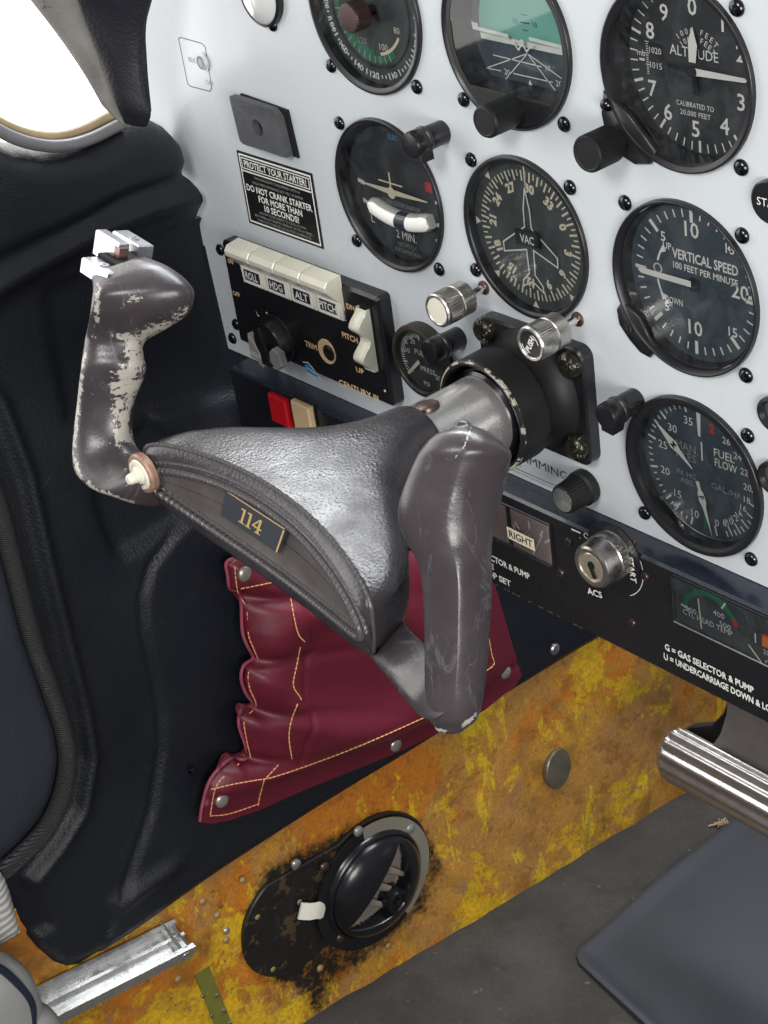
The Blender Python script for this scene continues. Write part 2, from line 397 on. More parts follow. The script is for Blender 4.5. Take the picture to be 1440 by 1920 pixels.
MAT['gaugepink'] = simple('aged_gauge_face', (.32, .22, .21), .6, var=.15)
MAT['brass'] = simple('pale_brass', (.72, .62, .48), .3, .8, var=.25, vscale=200)
MAT['brassy'] = simple('gold_engraving', (.75, .52, .22), .4, .3)
MAT['platedark'] = simple('dark_grey_plate', (.045, .05, .06), .45, bs=900, bstr=.1, var=.2)
MAT['copper'] = simple('copper_washer', (.36, .215, .16), .5, .3, var=.5, vscale=400)
MAT['brightalu'] = simple('bright_aluminium', (.52, .53, .56), .25, .85, var=.15, vscale=250, bs=900, bstr=.1)
MAT['sillgrey'] = simple('silver_grey_welt', (.20, .20, .21), .35, .3, bs=900, bstr=.2, var=.3)
MAT['ambertrim'] = simple('amber_window_edge', (.34, .26, .15), .35, var=.5, vscale=40)
MAT['framegrey'] = simple('worn_pale_frame', (.15, .142, .13), .6, var=.5, vscale=60, bs=400, bstr=.5, specks=(90, .62, (.08, .07, .065)))
MAT['snapm'] = simple('dull_nickel_snap', (.42, .38, .33), .32, .7, var=.2)
MAT['maroonedge'] = simple('raw_leather_edge', (.26, .05, .085), .6, var=.3)
MAT['rivetb'] = simple('grey_rivet', (.42, .43, .42), .35, .7, var=.3)
MAT['kickmet'] = simple('painted_rivet', (.36, .24, .10), .45, .3, var=.4, vscale=300)
MAT['ventplate'] = simple('black_chipped_plate', (.016, .014, .012), .4, .1, var=.5, vscale=80, specks=(45, .57, (.075, .050, .025)), bs=500, bstr=.25)
MAT['ringgrey'] = simple('bare_grey_ring', (.30, .28, .23), .4, .3, var=.25, vscale=50)
MAT['glossblack'] = simple('glossy_black', (.007, .007, .009), .24, coat=.15, bs=700, bstr=.03, rvar=.06)
MAT['pedalgrey'] = simple('cast_grey', (.17, .155, .145), .55, .3, var=.25, bs=600, bstr=.3)
SKYE = 3.0; WORLDS = .42
LIGHTS = [('windscreen_light', (150, -350, 900), (-60, 0, -120), 700, 6.5, (1, .98, .95), 500),
          ('rear_window_light', (-120, -1100, 380), (-40, -60, -150), 500, 6, (1, .98, .95), 500)]

MAT['tubesteel'] = simple('ground_steel_tube', (.74, .72, .70), .28, .82, var=.12, vscale=40, rvar=.05)
MAT['railalu'] = simple('polished_channel', (.72, .72, .70), .26, .8, var=.25, vscale=60, rvar=.1, specks=(60, .66, (.25, .22, .16)))
SKYE = 8.0; WORLDS = .36
LIGHTS = [('windscreen_light', (150, -350, 900), (-60, 0, -120), 700, 4.5, (1, .98, .95), 500),
          ('cabin_door_light', (900, -500, 150), (-250, 0, -560), 500, 9, (1, .97, .93), 400)]

SKYE = 4.0; WORLDS = .38
LIGHTS = [('windscreen_light', (260, -850, 620), (-60, 0, -120), 700, 9, (1, .98, .95), 500),
          ('cabin_door_light', (900, -500, 50), (-250, 0, -580), 500, 6, (1, .97, .93), 400)]

SKYE = 3.6; WORLDS = .27
LIGHTS = [('windscreen_light', (260, -850, 620), (-60, 0, -120), 700, 6.3, (1, .98, .95), 500),
          ('cabin_door_light', (900, -500, 50), (-250, 0, -600), 500, 6, (1, .97, .93), 400)]

SKYE = 4.2; WORLDS = .30
LIGHTS = [('frontal_key_light', (300, -850, 620), (-60, 0, -120), 700, 6.5, (1, .98, .95), 500),
          ('windscreen_light', (-60, 420, 560), (-60, -200, -150), 1000, 16, (.95, .98, 1.0), 420),
          ('cabin_door_light', (900, -500, 50), (-250, 0, -600), 500, 8, (1, .97, .93), 400)]

def m_welt():
    m, nt, b = newmat('welt_braid'); b.inputs['Base Color'].default_value = (.075, .068, .072, 1); b.inputs['Roughness'].default_value = .30
    tc = nt.nodes.new('ShaderNodeTexCoord'); w = N(nt, 'ShaderNodeTexWave'); w.bands_direction = 'X'; w.inputs['Scale'].default_value = 120; w.inputs['Distortion'].default_value = 4; w.inputs['Detail'].default_value = 3
    L(nt, tc.outputs['Object'], w.inputs['Vector']); bump(nt, b, w.outputs['Fac'], .8, .0007); return m
MAT['weltbraid'] = m_welt()
SKYE = 4.2; WORLDS = .27
LIGHTS = [('frontal_key_light', (300, -850, 620), (-60, 0, -120), 700, 6.3, (1, .98, .95), 500),
          ('windscreen_light', (-60, 420, 560), (-60, -200, -150), 1000, 30, (.95, .98, 1.0), 420),
          ('cabin_door_light', (900, -500, 50), (-250, 0, -600), 500, 7, (1, .97, .93), 400)]

SKYE = 3.4

LIGHTS = [('frontal_key_light', (300, -850, 620), (-60, 0, -120), 380, 6.6, (1, .98, .95), 300),  # first one is an added soft key behind the camera, lifting panel and dials
          ('windscreen_light', (-220, 420, 560), (-60, -200, -150), 900, 25, (.95, .98, 1.0), 420),
          ('cabin_door_light', (900, -500, 50), (-250, 0, -600), 450, 8, (1, .97, .93), 350)]

MAT['knobbrown'] = simple('brown_anodised', (.075, .045, .042), .35, .7, var=.3, vscale=300)

MAT['pedalalu'] = simple('dull_ribbed_aluminium', (.46, .44, .42), .36, .9, var=.25, vscale=120, rvar=.08, bs=700, bstr=.1)
# ------------------------------------------------------------------ instrument panel
PY = 2.
def on0(px, py, y=0.): p = bp(px, py, 1, y + PY); return (p[0], p[2])
panel = thing('instrument_panel', 'white painted sheet instrument panel carrying all the round gauges', 'panel', (0, PY, 0))
mb = MB()
out = [(-268, -134.6), (170, -134.6), (170, 160), (-312, 160), (-312, 5), (-300, -14), (-300, -60), (-272, -70)]
HOLES = [(-237.5, 45, 3.6, 24)] + [(cx, cz, 37.6, 72) for cx, cz in ((95.5, 91.5), (95, 0), (95, -91.6), (0, 0), (-95, 0), (-.5, 91.3), (-95, 91.8))]
loops = [out] + [[(cx + r * math.cos(t), cz + r * math.sin(t)) for t in np.linspace(0, 2 * math.pi, n + 1)[:-1]] for cx, cz, r, n in HOLES]
V2 = []; ed = []
for lp in loops:
    b = len(V2); V2 += [Vector(q) for q in lp]; ed += [(b + i, b + (i + 1) % len(lp)) for i in range(len(lp))]
vv, _, ff, _, _, _ = delaunay_2d_cdt(V2, ed, [], 0, 1e-4)
def inhole(c): return any((c[0] - a) ** 2 + (c[1] - b) ** 2 < (r * .985) ** 2 for a, b, r, _ in HOLES)
def inpoly(x, z, poly):
    r = False; j = len(poly) - 1
    for i in range(len(poly)):
        xi, zi = poly[i]; xj, zj = poly[j]
        if (zi > z) != (zj > z) and x < (xj - xi) * (z - zi) / (zj - zi) + xi: r = not r
        j = i
    return r
keep = []
for f in ff:
    c = sum((Vector(vv[i]) for i in f), Vector((0, 0))) / len(f)
    if not inhole(c) and inpoly(c[0], c[1], out): keep.append(tuple(f))
for y in (0, 2.5): mb.add([(p[0], y, p[1]) for p in vv], keep)
n0 = len(mb.v)
for loop in loops:
    m = len(loop); b = mb.add([(x, y, z) for y in (0, 2.5) for x, z in loop], [(k, (k + 1) % m, m + (k + 1) % m, m + k) for k in range(m)])
mb.build('sheet', 'panel_white', panel, smooth=False)
mb = MB()   # switch placard engraved on the sheet, dimming lettering
fr = [on0(*p) for p in [(335, 73), (338, 70), (378, 81), (385, 88), (397, 165), (394, 171), (358, 162), (352, 157)]]
mb.stroke(fr, .5, -.10, 0, closed=True)
mb.text('BLK', -249, 44, -.12, 2.6, 6.5, mi=1); mb.text('OFF', -236, 33.5, -.12, 2.8, 7.5, mi=1)
mb.text('DIMMING', -3.5, -121.6, -.12, 4.6, 34, mi=0); mb.text('INSTR', -25, -127.0, -.12, 2.4, 13, mi=1); mb.text('AVIONICS', 22, -127.5, -.12, 2.2, 16, mi=1)
mb.stroke([(-60, -130), (15, -130)], .45, -.1, 0); mb.stroke([(-60, -131.9), (15, -131.9)], .25, -.1, 0)
mb.stroke([(15, -130), (15, -126)], .4, -.1, 0)
mb.build('lettering', ['inkblack', 'inkgrey'], panel, smooth=False)
mb = MB(); mb.lathe([(3.6, 2.4), (4.6, .2), (5.2, .9), (4.0, .9), (3.3, -2)], (-237.5, 0, 45), n=24); mb.lathe([(3.3, -2), (0, -2.2)], (-237.5, 0, 45), n=24, mi=1)
mb.build('switch_bushing', ['panel_white', 'hole'], panel)

# mounting screw
mb = MB(); mb.lathe([(3.5, 0), (3.5, .5), (3.2, 1.2), (2.4, 1.9), (1.2, 2.25), (0, 2.3)], n=20)
for r_ in (0, 90):
    mb.box((0, -2.05, 0), (3.0 if r_ == 0 else .8, .7, .8 if r_ == 0 else 3.0), 1)
SCREW = mb.build('screw_proto', ['screw', 'hole']).data; bpy.data.objects.remove(bpy.data.objects['screw_proto'])
mb = MB(); mb.lathe([(4.3, -.05), (4.3, .12), (3.4, .16)], n=20)
DIMPLE = None
S4 = 31.4
def instrument(name, label, cx, cz, corners, depth, parent_loc=(0, 0, 0), rin=36., ro=39.4, prot=2.4, wall=None, mat='bezel', rf=None):
    t = thing(name, label, 'gauge', (cx, PY, cz), None)
    mb = MB(); w = wall or [(rin + .3, prot - .8), (rin, -depth)]
    rf = rf or rin + 1.2
    mb.lathe([(ro - 3, -1.5), (ro, -1.0), (ro, prot - .8), (ro - .2, prot - .2), (ro - .6, prot), (rf, prot), (rf - .4, prot - .3)] + w, n=96)
    mb.build('bezel', mat, t, ang=50)
    for k in corners:
        sx = {'L': -1, 'R': 1}[k[1]]; sz = {'T': 1, 'B': -1}[k[0]]
        o = inst('screw', SCREW, t, (sx * S4, -.0, sz * S4)); o.rotation_euler = (0, rng.uniform(0, 1.5), 0)
    return t
def glass(t, r, y, c=(0, 0)):
    mb = MB(); mb.disc(r, y, 0, c, 64); return mb.build('glass', 'glass', t, smooth=False)

# ---------------- altimeter
D = 12
t = instrument('altimeter', 'black altimeter dial reading feet with long white hand pointing right', 95.5, 91.5, ['TR', 'BR'], D, rin=36.2, rf=38.3)
mb = MB(); mb.disc(36.4, D, 0)
d = mb.build('dial', 'dial', t, smooth=False)
mk = MB(); y = D - .15
for i in range(50):
    a = i * 7.2
    if i % 5 == 0: mk.tick(a, 30.6, 35.6, 1.2, y)
    else: mk.tick(a, 31.6, 35.4, .6, y)
for i in range(10):
    mx_, mz_ = [(-1.3, 24), (13.8, 19.6), (22.3, 8.9), (21.9, -10.7), (13.2, -22), (-1.9, -26), (-16.4, -21.3), (-24.2, -12.8), (-24, 11.3), (-16.1, 19.7)][i]; mk.text(str(i), mx_, mz_, y, 6.6, bold=.012)
mk.text('ALTITUDE', -1.4, 5.4, y, 4.0, 25); mk.arctext('1000 FEET', 14.5, -40, 10.5, y, 2.3); mk.arctext('1000 FEET', 11.2, -42, 11.5, y, 2.3)
mk.arctext('100 FEET', 33.5, 8, 4.5, y, 2.2)
mk.text('CALIBRATED TO', -1.8, -16.2, y, 2.1, 19.5); mk.text('20,000 FEET', -1.8, -20, y, 2.1, 16)
mk.flat([(-27, -7.5), (-17.5, -7.5), (-17.5, 6.5), (-27, 6.5)], y + .05, 1)
mk.text('1020', -21.6, 3.4, y - .1, 2.5, 6.4); mk.text('1015', -21.6, -2.8, y - .1, 2.5, 6.4); mk.text('mb', -29.3, 1.5, y - .1, 2.6, 4.4)
mk.flat([(-30.5, -1.8), (-27.6, -1.8), (-27.6, -.8), (-30.5, -.8)], y - .1)
for i in range(15): mk.tick(0, 0, 0.35, 1.2 if i % 5 else 2.2, y - .1, c=(-26.0, 6.4 - i * .95))
mk.flat([(27, -6.5), (31.5, -6.5), (31.5, -5), (27, -5)], y - .1); mk.text('29', 29.5, -3.3, y, 2.4, 4)
mk.build('markings', ['ink', 'inkblack'], d, smooth=False)
mk = MB(); c0 = np.array([-.6, -1.4])
mk.flat([(0, -3.2), (27, -2.4 + .6), (28.4, -.9), (27, .0), (0, 0)], D - 3.0)
for v in mk.v[:]: pass
mk.build('long_hand', 'ink', t, loc=(-.6, 0, .6), smooth=False)
mk = MB(); mk.flat([(-2.3, 2.4), (1.2, 2.4), (2.3, 9.5), (.2, 17.0), (-2.3, 11)], D - 2.2); mk.build('short_hand', 'ink', t, smooth=False)
mk = MB(); mk.flat([(-14, -1.6), (-2, -2.6), (-2, 0), (-14, 0)], D - 1.6); mk.flat([(-1.5, -11), (1.5, -11), (1.0, -2), (-1.2, -2)], D - 1.5)
mk.disc(2.6, D - 3.2, 0, (-.3, -1)); mk.build('hand_counterweight', 'blackmat', t, smooth=False)
glass(t, 36.8, .9)
mb = MB(); e0 = on0(1165, 240, -2.); ex, ez = e0[0] - 95.5, e0[1] - 91.5    # ear that carries the setting knob
P = []
for a in np.linspace(0, 360, 40)[:-1]:
    a = math.radians(a); P.append((-28 + 9.5 * math.cos(a) * (1 if math.cos(a) > 0 else 1.25), -30.5 + 9 * math.sin(a)))
mb.prism([( -39, -12), (-41, -22), (-39.5, -31), (-33, -38), (-24, -41), (-15, -39), (-12, -33), (-25, -20)], 0, -2.0, bev=.6)
mb.build('setting_ear', 'bezel', t, ang=50)
mb = MB(); kc = on0(1100, 290, -20.); kx, kz = kc[0] - 95.5, kc[1] - 91.5
mb.lathe([(5, -2), (5, 5), (7.6, 5.3), (8.0, 6), (8.0, 19.4), (7.4, 20.2), (6.6, 20.2), (6.2, 19.9), (0, 19.9)], (kx, 0, kz), n=90, knurl=(3, 4, .28))
mb.build('setting_knob', 'blackmat', t, ang=25)
o = inst('screw', SCREW, t, (-37.2, -2.0, -17.5)); o.scale = (.8, 1, .8)

# ---------------- vertical speed
D = 6
t = instrument('vertical_speed_indicator', 'vertical speed dial with painted blue reflection and white needle pointing left', 95, 0, ['TL', 'TR', 'BR'], D, rin=35.8, prot=2.8, rf=38.4, wall=[(37.2, 0), (35.8, -D)])
mb = MB(); mb.disc(35.9, D, 0); d = mb.build('dial', 'dialb', t, smooth=False)
mk = MB(); y = D - .15
for i in range(-20, 21):
    a = -90 + i * 8.9; mj = i % 5 == 0
    mk.tick(a, 27.2 if mj else 29.2, 33.4 if mj else 32.8, 1.7 if mj else .75, y)
for s_, x, z, h in [('10', -.6, 24., 6.6), ('10', -.8, -21.2, 6.6), ('15', 19.6, 20.3, 4.2), ('15', 19.8, -17.3, 4.2), ('5', -16.6, 17.4, 4.2), ('5', -16.4, -15.2, 4.0)]:
    mk.text(s_, x, z, y, h, bold=.012)
mk.text('20', 24.2, 2.3, y, 6.4, bold=.015); mk.text('UP', -14.6, 13.5, y, 3.0, 4.6, bold=.01); mk.text('DOWN', -12.2, -11.5, y, 3.0, 9.6, bold=.01)
mk.text('VERTICAL SPEED', 5.8, 11.3, y, 4.3, 35.5, bold=.02); mk.text('100 FEET PER MINUTE', 5.8, 5.8, y, 2.9, 35, bold=.015)
mk.arc(20.6, 21.6, -75, -56, y); mk.arc(20.6, 21.6, -122, -99, y)
for k in range(16): 
    a = k * 22.5; mk.tick(a, 1.7, 2.5, 1.1, y, c=(-20.6, 1.8))
mk.flat([(-19.5, 9.2), (-15.4, 10.8), (-16.6, 14.2)], y - .05); mk.flat([(-19.8, -9.0), (-18.6, -12.6), (-15.4, -10)], y - .05)
mk.build('markings', 'ink', d, smooth=False)
mk = MB(); mk.flat([(-1, 1.2), (-29, .7), (-31, -.6), (-29, -2.0), (-1, -1.6)], D - 1.6); mk.disc(3.2, D - 1.0, 1, (0, -.4)); mk.build('needle', ['ink', 'black'], t, smooth=False)
glass(t, 36.2, .2)
mb = MB(); mb.prism([(-36, -15), (-39.5, -20), (-38.5, -27), (-33, -33), (-27, -37.5), (-21.5, -38.5), (-18, -34), (-26, -20)], 0, -1.8, bev=.5); mb.build('setting_ear', 'bezel', t, ang=50)
mb = MB(); mb.lathe([(2.4, 0), (2.4, .5), (1.9, .55), (1.9, .2), (0, .2)], (-32.6, -1.8, -27), n=20); mb.box((-32.6, -2.2, -27), (.7, .5, 3.6), 1); mb.build('adjusting_screw', ['bezel', 'hole'], t)

# ---------------- manifold pressure / fuel flow
D = 6
t = instrument('manifold_pressure_gauge', 'twin needle manifold pressure and fuel flow gauge in thick black rim', 95, -91.6, ['TR', 'BL', 'BR'], D, rin=34.8, ro=39.2, prot=2.6, rf=36.8)
mb = MB(); mb.disc(34.7, D, 0); d = mb.build('dial', 'dialb', t, smooth=False)
mk = MB(); y = D - .15
for i in range(10, 39):
    a = -165 + (i - 10) * 5.92; mj = i % 5 == 0
    mk.tick(a, 28.4 if mj else 30, 33.0 if mj else 32.2, 1.1 if mj else .7, y)
for k, (x, z) in {'35': (-7.4, 22.9), '30': (-17, 16.0), '25': (-23.4, 5.3), '20': (-22.8, -8.2), '15': (-15.8, -18.2), '10': (-5.8, -25.0)}.items(): mk.text(k, x, z, y, 3.9)
for k, (x, z, r_) in {'26': (14.1, 19.9, 0), '24': (20.2, 14.3, 0), '22': (23.7, 7.6, 0), '20': (25.2, .3, 0), '18': (24.8, -6.3, 0), '16': (22.6, -11.3, -4), '14': (20.0, -15.4, 35), '12': (17.4, -18.6, 35), '10': (14.6, -21.4, 30), '8': (11.6, -23.2, 0), '0': (7.0, -25.0, 0)}.items():
    mk.text(k, x, z, y, 3.2 if len(k) > 1 else 3.5, rot=r_)
for a in (62, 78, 92, 106, 118, 124, 130, 136, 141, 146, 151, 156, 168): mk.tick(a, 27.6 if a in (106, 118, 130, 141, 151, 168, 92) else 30, 32.8, .8, y)
mk.flat([(-2.0, 17), (-.6, 17), (0, 31), (-2.6, 31)], y); mk.flat([(-.6, 5), (.2, 5), (.2, 14.5), (-.6, 14.5)], y)
mk.text('MAN.', -9.0, 8.8, y, 4.2, 13, mi=2); mk.text('PRES.', -9.0, 4.0, y, 4.2, 13, mi=2)
mk.text('FUEL', 12.6, 12.0, y, 4.0, 11.5); mk.text('FLOW', 13.4, 7.0, y, 4.0, 12.5); mk.text('GAL./HR.', 13.6, -5.9, y, 3.0, 18, mi=2)
mk.text('IN. HG.', -9.6, -5.4, y, 2.6, 12, mi=2); mk.text('ABS.', -9.6, -9.3, y, 2.6, 8.5, mi=2); mk.text('2', 6.1, 23.3, y, 4.2, mi=1, bold=.05)
mk.build('markings', ['ink', 'red', 'inkgrey'], d, smooth=False)
mk = MB(); A = np.array([-26.6, 18.6]); B = np.array([-4.6, 0.]); u = (B - A) / np.linalg.norm(B - A); p = np.array([-u[1], u[0]])
mk.flat([A, A + u * 11 - p * 1.7, A + u * 15 - p * 2.6, A + u * 19 - p * 1.4, B - p * .3, B + p * .3, A + u * 19 + p * 1.4, A + u * 15 + p * 2.6, A + u * 11 + p * 1.7][::-1], D - 2)
c_ = A + u * 15; mk.text('M', c_[0], c_[1], D - 2.1, 2.8, rot=48, mi=1, bold=.03)
mk.build('pressure_needle', ['ink', 'inkblack'], t, smooth=False)
mk = MB(); A = np.array([5.6, -32.6]); B = np.array([-2., -5.5]); u = (B - A) / np.linalg.norm(B - A); p = np.array([-u[1], u[0]])
mk.flat([A, A + u * 15 - p * 1.1, A + u * 18 - p * 2.1, A + u * 22 - p * 1.9, A + u * 24 - p * .9, B - p * 1.1, B + p * 1.1, A + u * 24 + p * .9, A + u * 22 + p * 1.9, A + u * 18 + p * 2.1, A + u * 15 + p * 1.1][::-1], D - 2)
c_ = A + u * 20; mk.text('F', c_[0], c_[1], D - 2.1, 2.8, rot=-70, mi=1, bold=.03)
mk.flat([(-.6, -30.5), (.8, -30.5), (.8, -14), (-.2, -14)], D - .3, 2)
mk.build('flow_needle', ['ink', 'inkblack', 'green'], t, smooth=False)
glass(t, 35.0, .2)

# ---------------- directional gyro
D = 2.6
t = instrument('heading_gyro', 'heading gyro with white outlined jet and small VAC placard at its centre', 0, 0, ['TL', 'TR'], D, rin=36, prot=2.2)
o = inst('screw', SCREW, t, (-36.5, 0, -31.4 + 6.5))
mb = MB(); mb.disc(36.2, D, 0); d = mb.build('dial', 'dialg', t, smooth=False)
mk = MB(); y = D - .15; N0 = 66
for i in range(72):
    a = i * 5 + N0; mj = i % 2 == 0; mk.tick(a, 26.6 if mj else 28.6, 31.6, 1.0 if mj else .7, y)
for i in range(12):
    a = i * 30 + N0; r_ = 23.6; mk.text(str(i * 3), r_ * math.sin(math.radians(a)) * 1.02, r_ * math.cos(math.radians(a)), y, 4.1, rot=-a, bold=.05)
mk.build('compass_card', 'inkc', d, smooth=False)
mk = MB()
for i in range(8):
    a = math.radians(i * 45); dd = np.array([math.sin(a), math.cos(a)]); p = np.array([dd[1], -dd[0]])
    if i: mk.flat([dd * 32.2, dd * 35.6 + p * 2.0, dd * 35.6 - p * 2.0][::-1], y)
mk.stroke([(0, 24), (0, 33.5)], .8, y)
jet = [(0, 24), (-2.0, 14), (-2.2, 5), (-17.5, -5.8), (-17.3, -10.5), (-2.3, -6.2), (-1.9, -18), (-6.4, -22.6), (-6.4, -25.4), (-.9, -22.2), (0, -25), (.9, -22.2), (6.6, -25.8), (6.6, -22.8), (1.9, -18), (2.3, -5.6), (17.3, -10.5), (17.5, -5.8), (2.2, 5), (2.0, 14)]
mk.stroke([(x, z - .6) for x, z in jet], .75, y - .6, closed=True)
mk.build('aircraft_outline', 'ink', d, smooth=False)
mb = MB(); mb.prism([(-7.3, -4.4), (7.6, -3.6), (7.8, 2.0), (5.8, 4.0), (-7.3, 2.6)], D - 1, D - 2.4, mi=0); mb.text('VAC', .4, -.6, D - 2.5, 3.9, 9.0, mi=1, bold=.02)
mb.build('placard', ['inkblack', 'ink'], t, smooth=False)
glass(t, 36.5, -1.2)

# ---------------- turn coordinator
D = 3.8
t = instrument('turn_coordinator', 'turn coordinator with pale miniature aeroplane above a white slip tube', -95, 0, ['TL', 'BL', 'BR'], D, rin=35.6, prot=2.2, rf=38.2,
               wall=[(36.8, 1.0), (36.2, 0), (34.9, -1.2), (34.6, -5.5)])
mb = MB(); mb.disc(34.9, D, 0); mb.lathe([(26.6, -D + .1), (26.2, -D + .1), (26.2, -D - 1.6), (25.9, -D - 1.6)], n=64); mb.disc(26.0, D - .05, 0)
d = mb.build('dial', 'dial', t, smooth=False)
mk = MB(); y = D - .2
mk.text('ELEC', 4.0, 29.6, y, 2.6, 7.6, mi=1, bold=.02); mk.text('TURN COORDINATOR', 3.6, -5.6, y, 2.3, 28, mi=2); mk.text('2 MIN.', 4.2, -22, y, 4.2, 15)
mk.text('NO PITCH', 4, -27.4, y, 2.4, 13.5, mi=2); mk.text('INFORMATION', 4, -30.8, y, 2.3, 19, mi=2); mk.text('L', -20.5, -18, y, 4.4); mk.text('R', 28.5, -20.2, y, 4.4)
mk.flat([(-28.6, .2), (-23.6, -.8), (-23.2, 1.4), (-28.2, 2.2)], y); mk.flat([(-26.4, -10.2), (-22.2, -11.2), (-21.6, -9.4), (-26.2, -7.9)], y)
mk.flat([(29.6, .6), (32.4, .9), (32.2, 3), (29.6, 2.4)], y); mk.flat([(29.0, -11.5), (32.0, -10.2), (31.6, -8.4), (28.6, -9.6)], y)
mk.flat([(23.6, 6), (28.4, 6), (28.4, 11), (23.6, 11)], y, 3)
mk.build('markings', ['ink', 'blue', 'inkgrey', 'red'], d, smooth=False)
mk = MB(); z0 = 1.2; yy = D - 2.4
mk.flat([(-22.5, z0 + .2), (-3, z0 - 1.3), (3, z0 - 1.3), (26.5, z0 + .2), (26.5, z0 + .9), (3, z0 + 1.6), (-3, z0 + 1.6), (-22.5, z0 + .9)], yy)
mk.flat([(-9, z0 + 4.4), (9, z0 + 4.4), (9, z0 + 5.2), (-9, z0 + 5.2)], yy - .1); mk.flat([(-.6, z0 + 1), (.6, z0 + 1), (.5, z0 + 10.5), (-.5, z0 + 10.5)], yy - .15); mk.disc(3.0, yy - .2, 0, (0, z0 - .3))
mk.build('miniature_aeroplane', 'inkc', t, smooth=False)
mk = MB(); P = [(x, D - 2.0, -12.6 + .009 * (x - 5) ** 2) for x in np.linspace(-17.5, 27.5, 15)]
mk.tube(P, [3.0] + [4.6] * 13 + [3.6], n=18); mk.build('slip_tube', 'whitepl', t)
mk = MB(); P = [(x, D - 2.4, -12.6 + .009 * (x - 5) ** 2) for x in np.linspace(4, 11.5, 5)]; mk.tube(P, 4.7, n=18); mk.build('slip_ball', 'bluedk', t)
glass(t, 36.9, -1.0)

# ---------------- attitude indicator
D = 12
t = instrument('attitude_indicator', 'attitude indicator with teal horizon and flat bottomed window', -.5, 91.3, ['BL', 'BR'], D, rin=37, prot=2.4, ro=39.2, wall=[(37, 1.2)])
win = [(34.6 * math.cos(a), 34.6 * math.sin(a)) for a in np.linspace(math.radians(-43), math.radians(180 + 43), 60)]
mb = MB(); V = []; F = []; n = len(win)          # face plate with the flat bottomed cut-out
big = []
for x, z in win:
    a = math.atan2(z, x); big.append((37.4 * math.cos(a), 37.4 * math.sin(a)))
for i in range(n): V += [(win[i][0], -1.2, win[i][1]), (big[i][0], -1.2, big[i][1]), (win[i][0] * .985, D, win[i][1] * .985 + .3)]
for i in range(n - 1): F += [(3 * i, 3 * i + 1, 3 * i + 4, 3 * i + 3), (3 * i, 3 * i + 3, 3 * i + 5, 3 * i + 2)]
F.append((0, 3 * n - 3, 3 * n - 1, 2))
mb.add(V, F)
lo = [(37.4 * math.cos(a), 37.4 * math.sin(a)) for a in np.linspace(math.radians(180 + 43), math.radians(360 - 43), 24)]
mb.flat(lo + [win[0], win[-1]][:0], -1.2)
mb.flat([big[0], win[0], win[-1], big[-1]], -1.2)
mb.build('face_plate', 'bezel', t, smooth=False)
mb = MB(); mb.stroke([win[-12], win[-8], win[-4], win[-1], (-12, win[0][1]), (12, win[0][1]), win[0]], 1.3, -1.35); mb.build('worn_window_edge', 'oldrim', t, smooth=False)
mb = MB(); y = D
mb.disc(36, y, 0); zh = -6.5
up = [(x, z) for x, z in [(29.5 * math.cos(a), 29.5 * math.sin(a)) for a in np.linspace(math.radians(-11), math.radians(191), 40)]]
mb.flat(up, y - .2, 1)
mb.flat([(-29, zh), (29, zh), (29.3, zh + 2.6), (-29.3, zh + 2.6)], y - .3, 2)
for x0, x1 in ((-30.5, -9), (5, 24)): mb.stroke([(x0, -1.8 + .8), (x1, -2.6 + .8)], 1.7, y - 3, 2)
for a in (-60, -37, 37, 60): mb.stroke([(0, -9), (38 * math.sin(math.radians(a)) if abs(a) < 90 else 0, -9 - 26 * math.cos(math.radians(a)))], .5, y - .5, 2)
for k, (x, z) in enumerate([(-14, -19.5), (18, -19.5)]): mb.text('20', x, z, y - .5, 2.6, mi=2)
mb.stroke([(-28, -19.8), (-18, -19.6)], .5, y - .5, 2); mb.stroke([(-10, -19.5), (14, -19.5)], .5, y - .5, 2); mb.text('10', 12, -13.6, y - .5, 2.4, mi=2); mb.stroke([(-22, -13), (8, -13.6)], .5, y - .5, 2)
for x, s_ in ((-6, '10'), (6, '10')): mb.text(s_, x, 4.5, y - .4, 2.3, mi=0)
mb.stroke([(-2.6, 4.5), (2.6, 4.5)], .6, y - .4, 0); mb.stroke([(-1.6, 8), (1.6, 8)], .4, y - .4, 0); mb.stroke([(-1.6, 1.2), (1.6, 1.2)], .4, y - .4, 0)
mb.stroke([(-6, -3.4), (-2.5, -7), (0, -3.6), (2.5, -7), (6, -3.4)], .8, y - 3.2, 2); mb.disc(1.2, y - 3.3, 2, (0, -3))
mb.flat([(-36.2, -1.2), (-30, -1.6), (-30, .2), (-36.2, .6)], y - .6, 2); mb.flat([(-1.2, -23), (1.2, -23), (0, -20.8)], y - .4, 2)
mb.build('horizon_ball', ['dialb', 'skyteal', 'ink'], t, smooth=False)
glass(t, 36.0, -1.0)
mb = MB(); kc = on0(907, 230, -19.); kx, kz = kc[0] + .5, kc[1] - 91.3
mb.lathe([(7.4, 1), (7.4, 17.6), (6.8, 18.8), (6.0, 19), (5.6, 18.8), (0, 18.8)], (kx, 0, kz), n=60); mb.build('adjusting_knob', 'blackmat', t, ang=25)

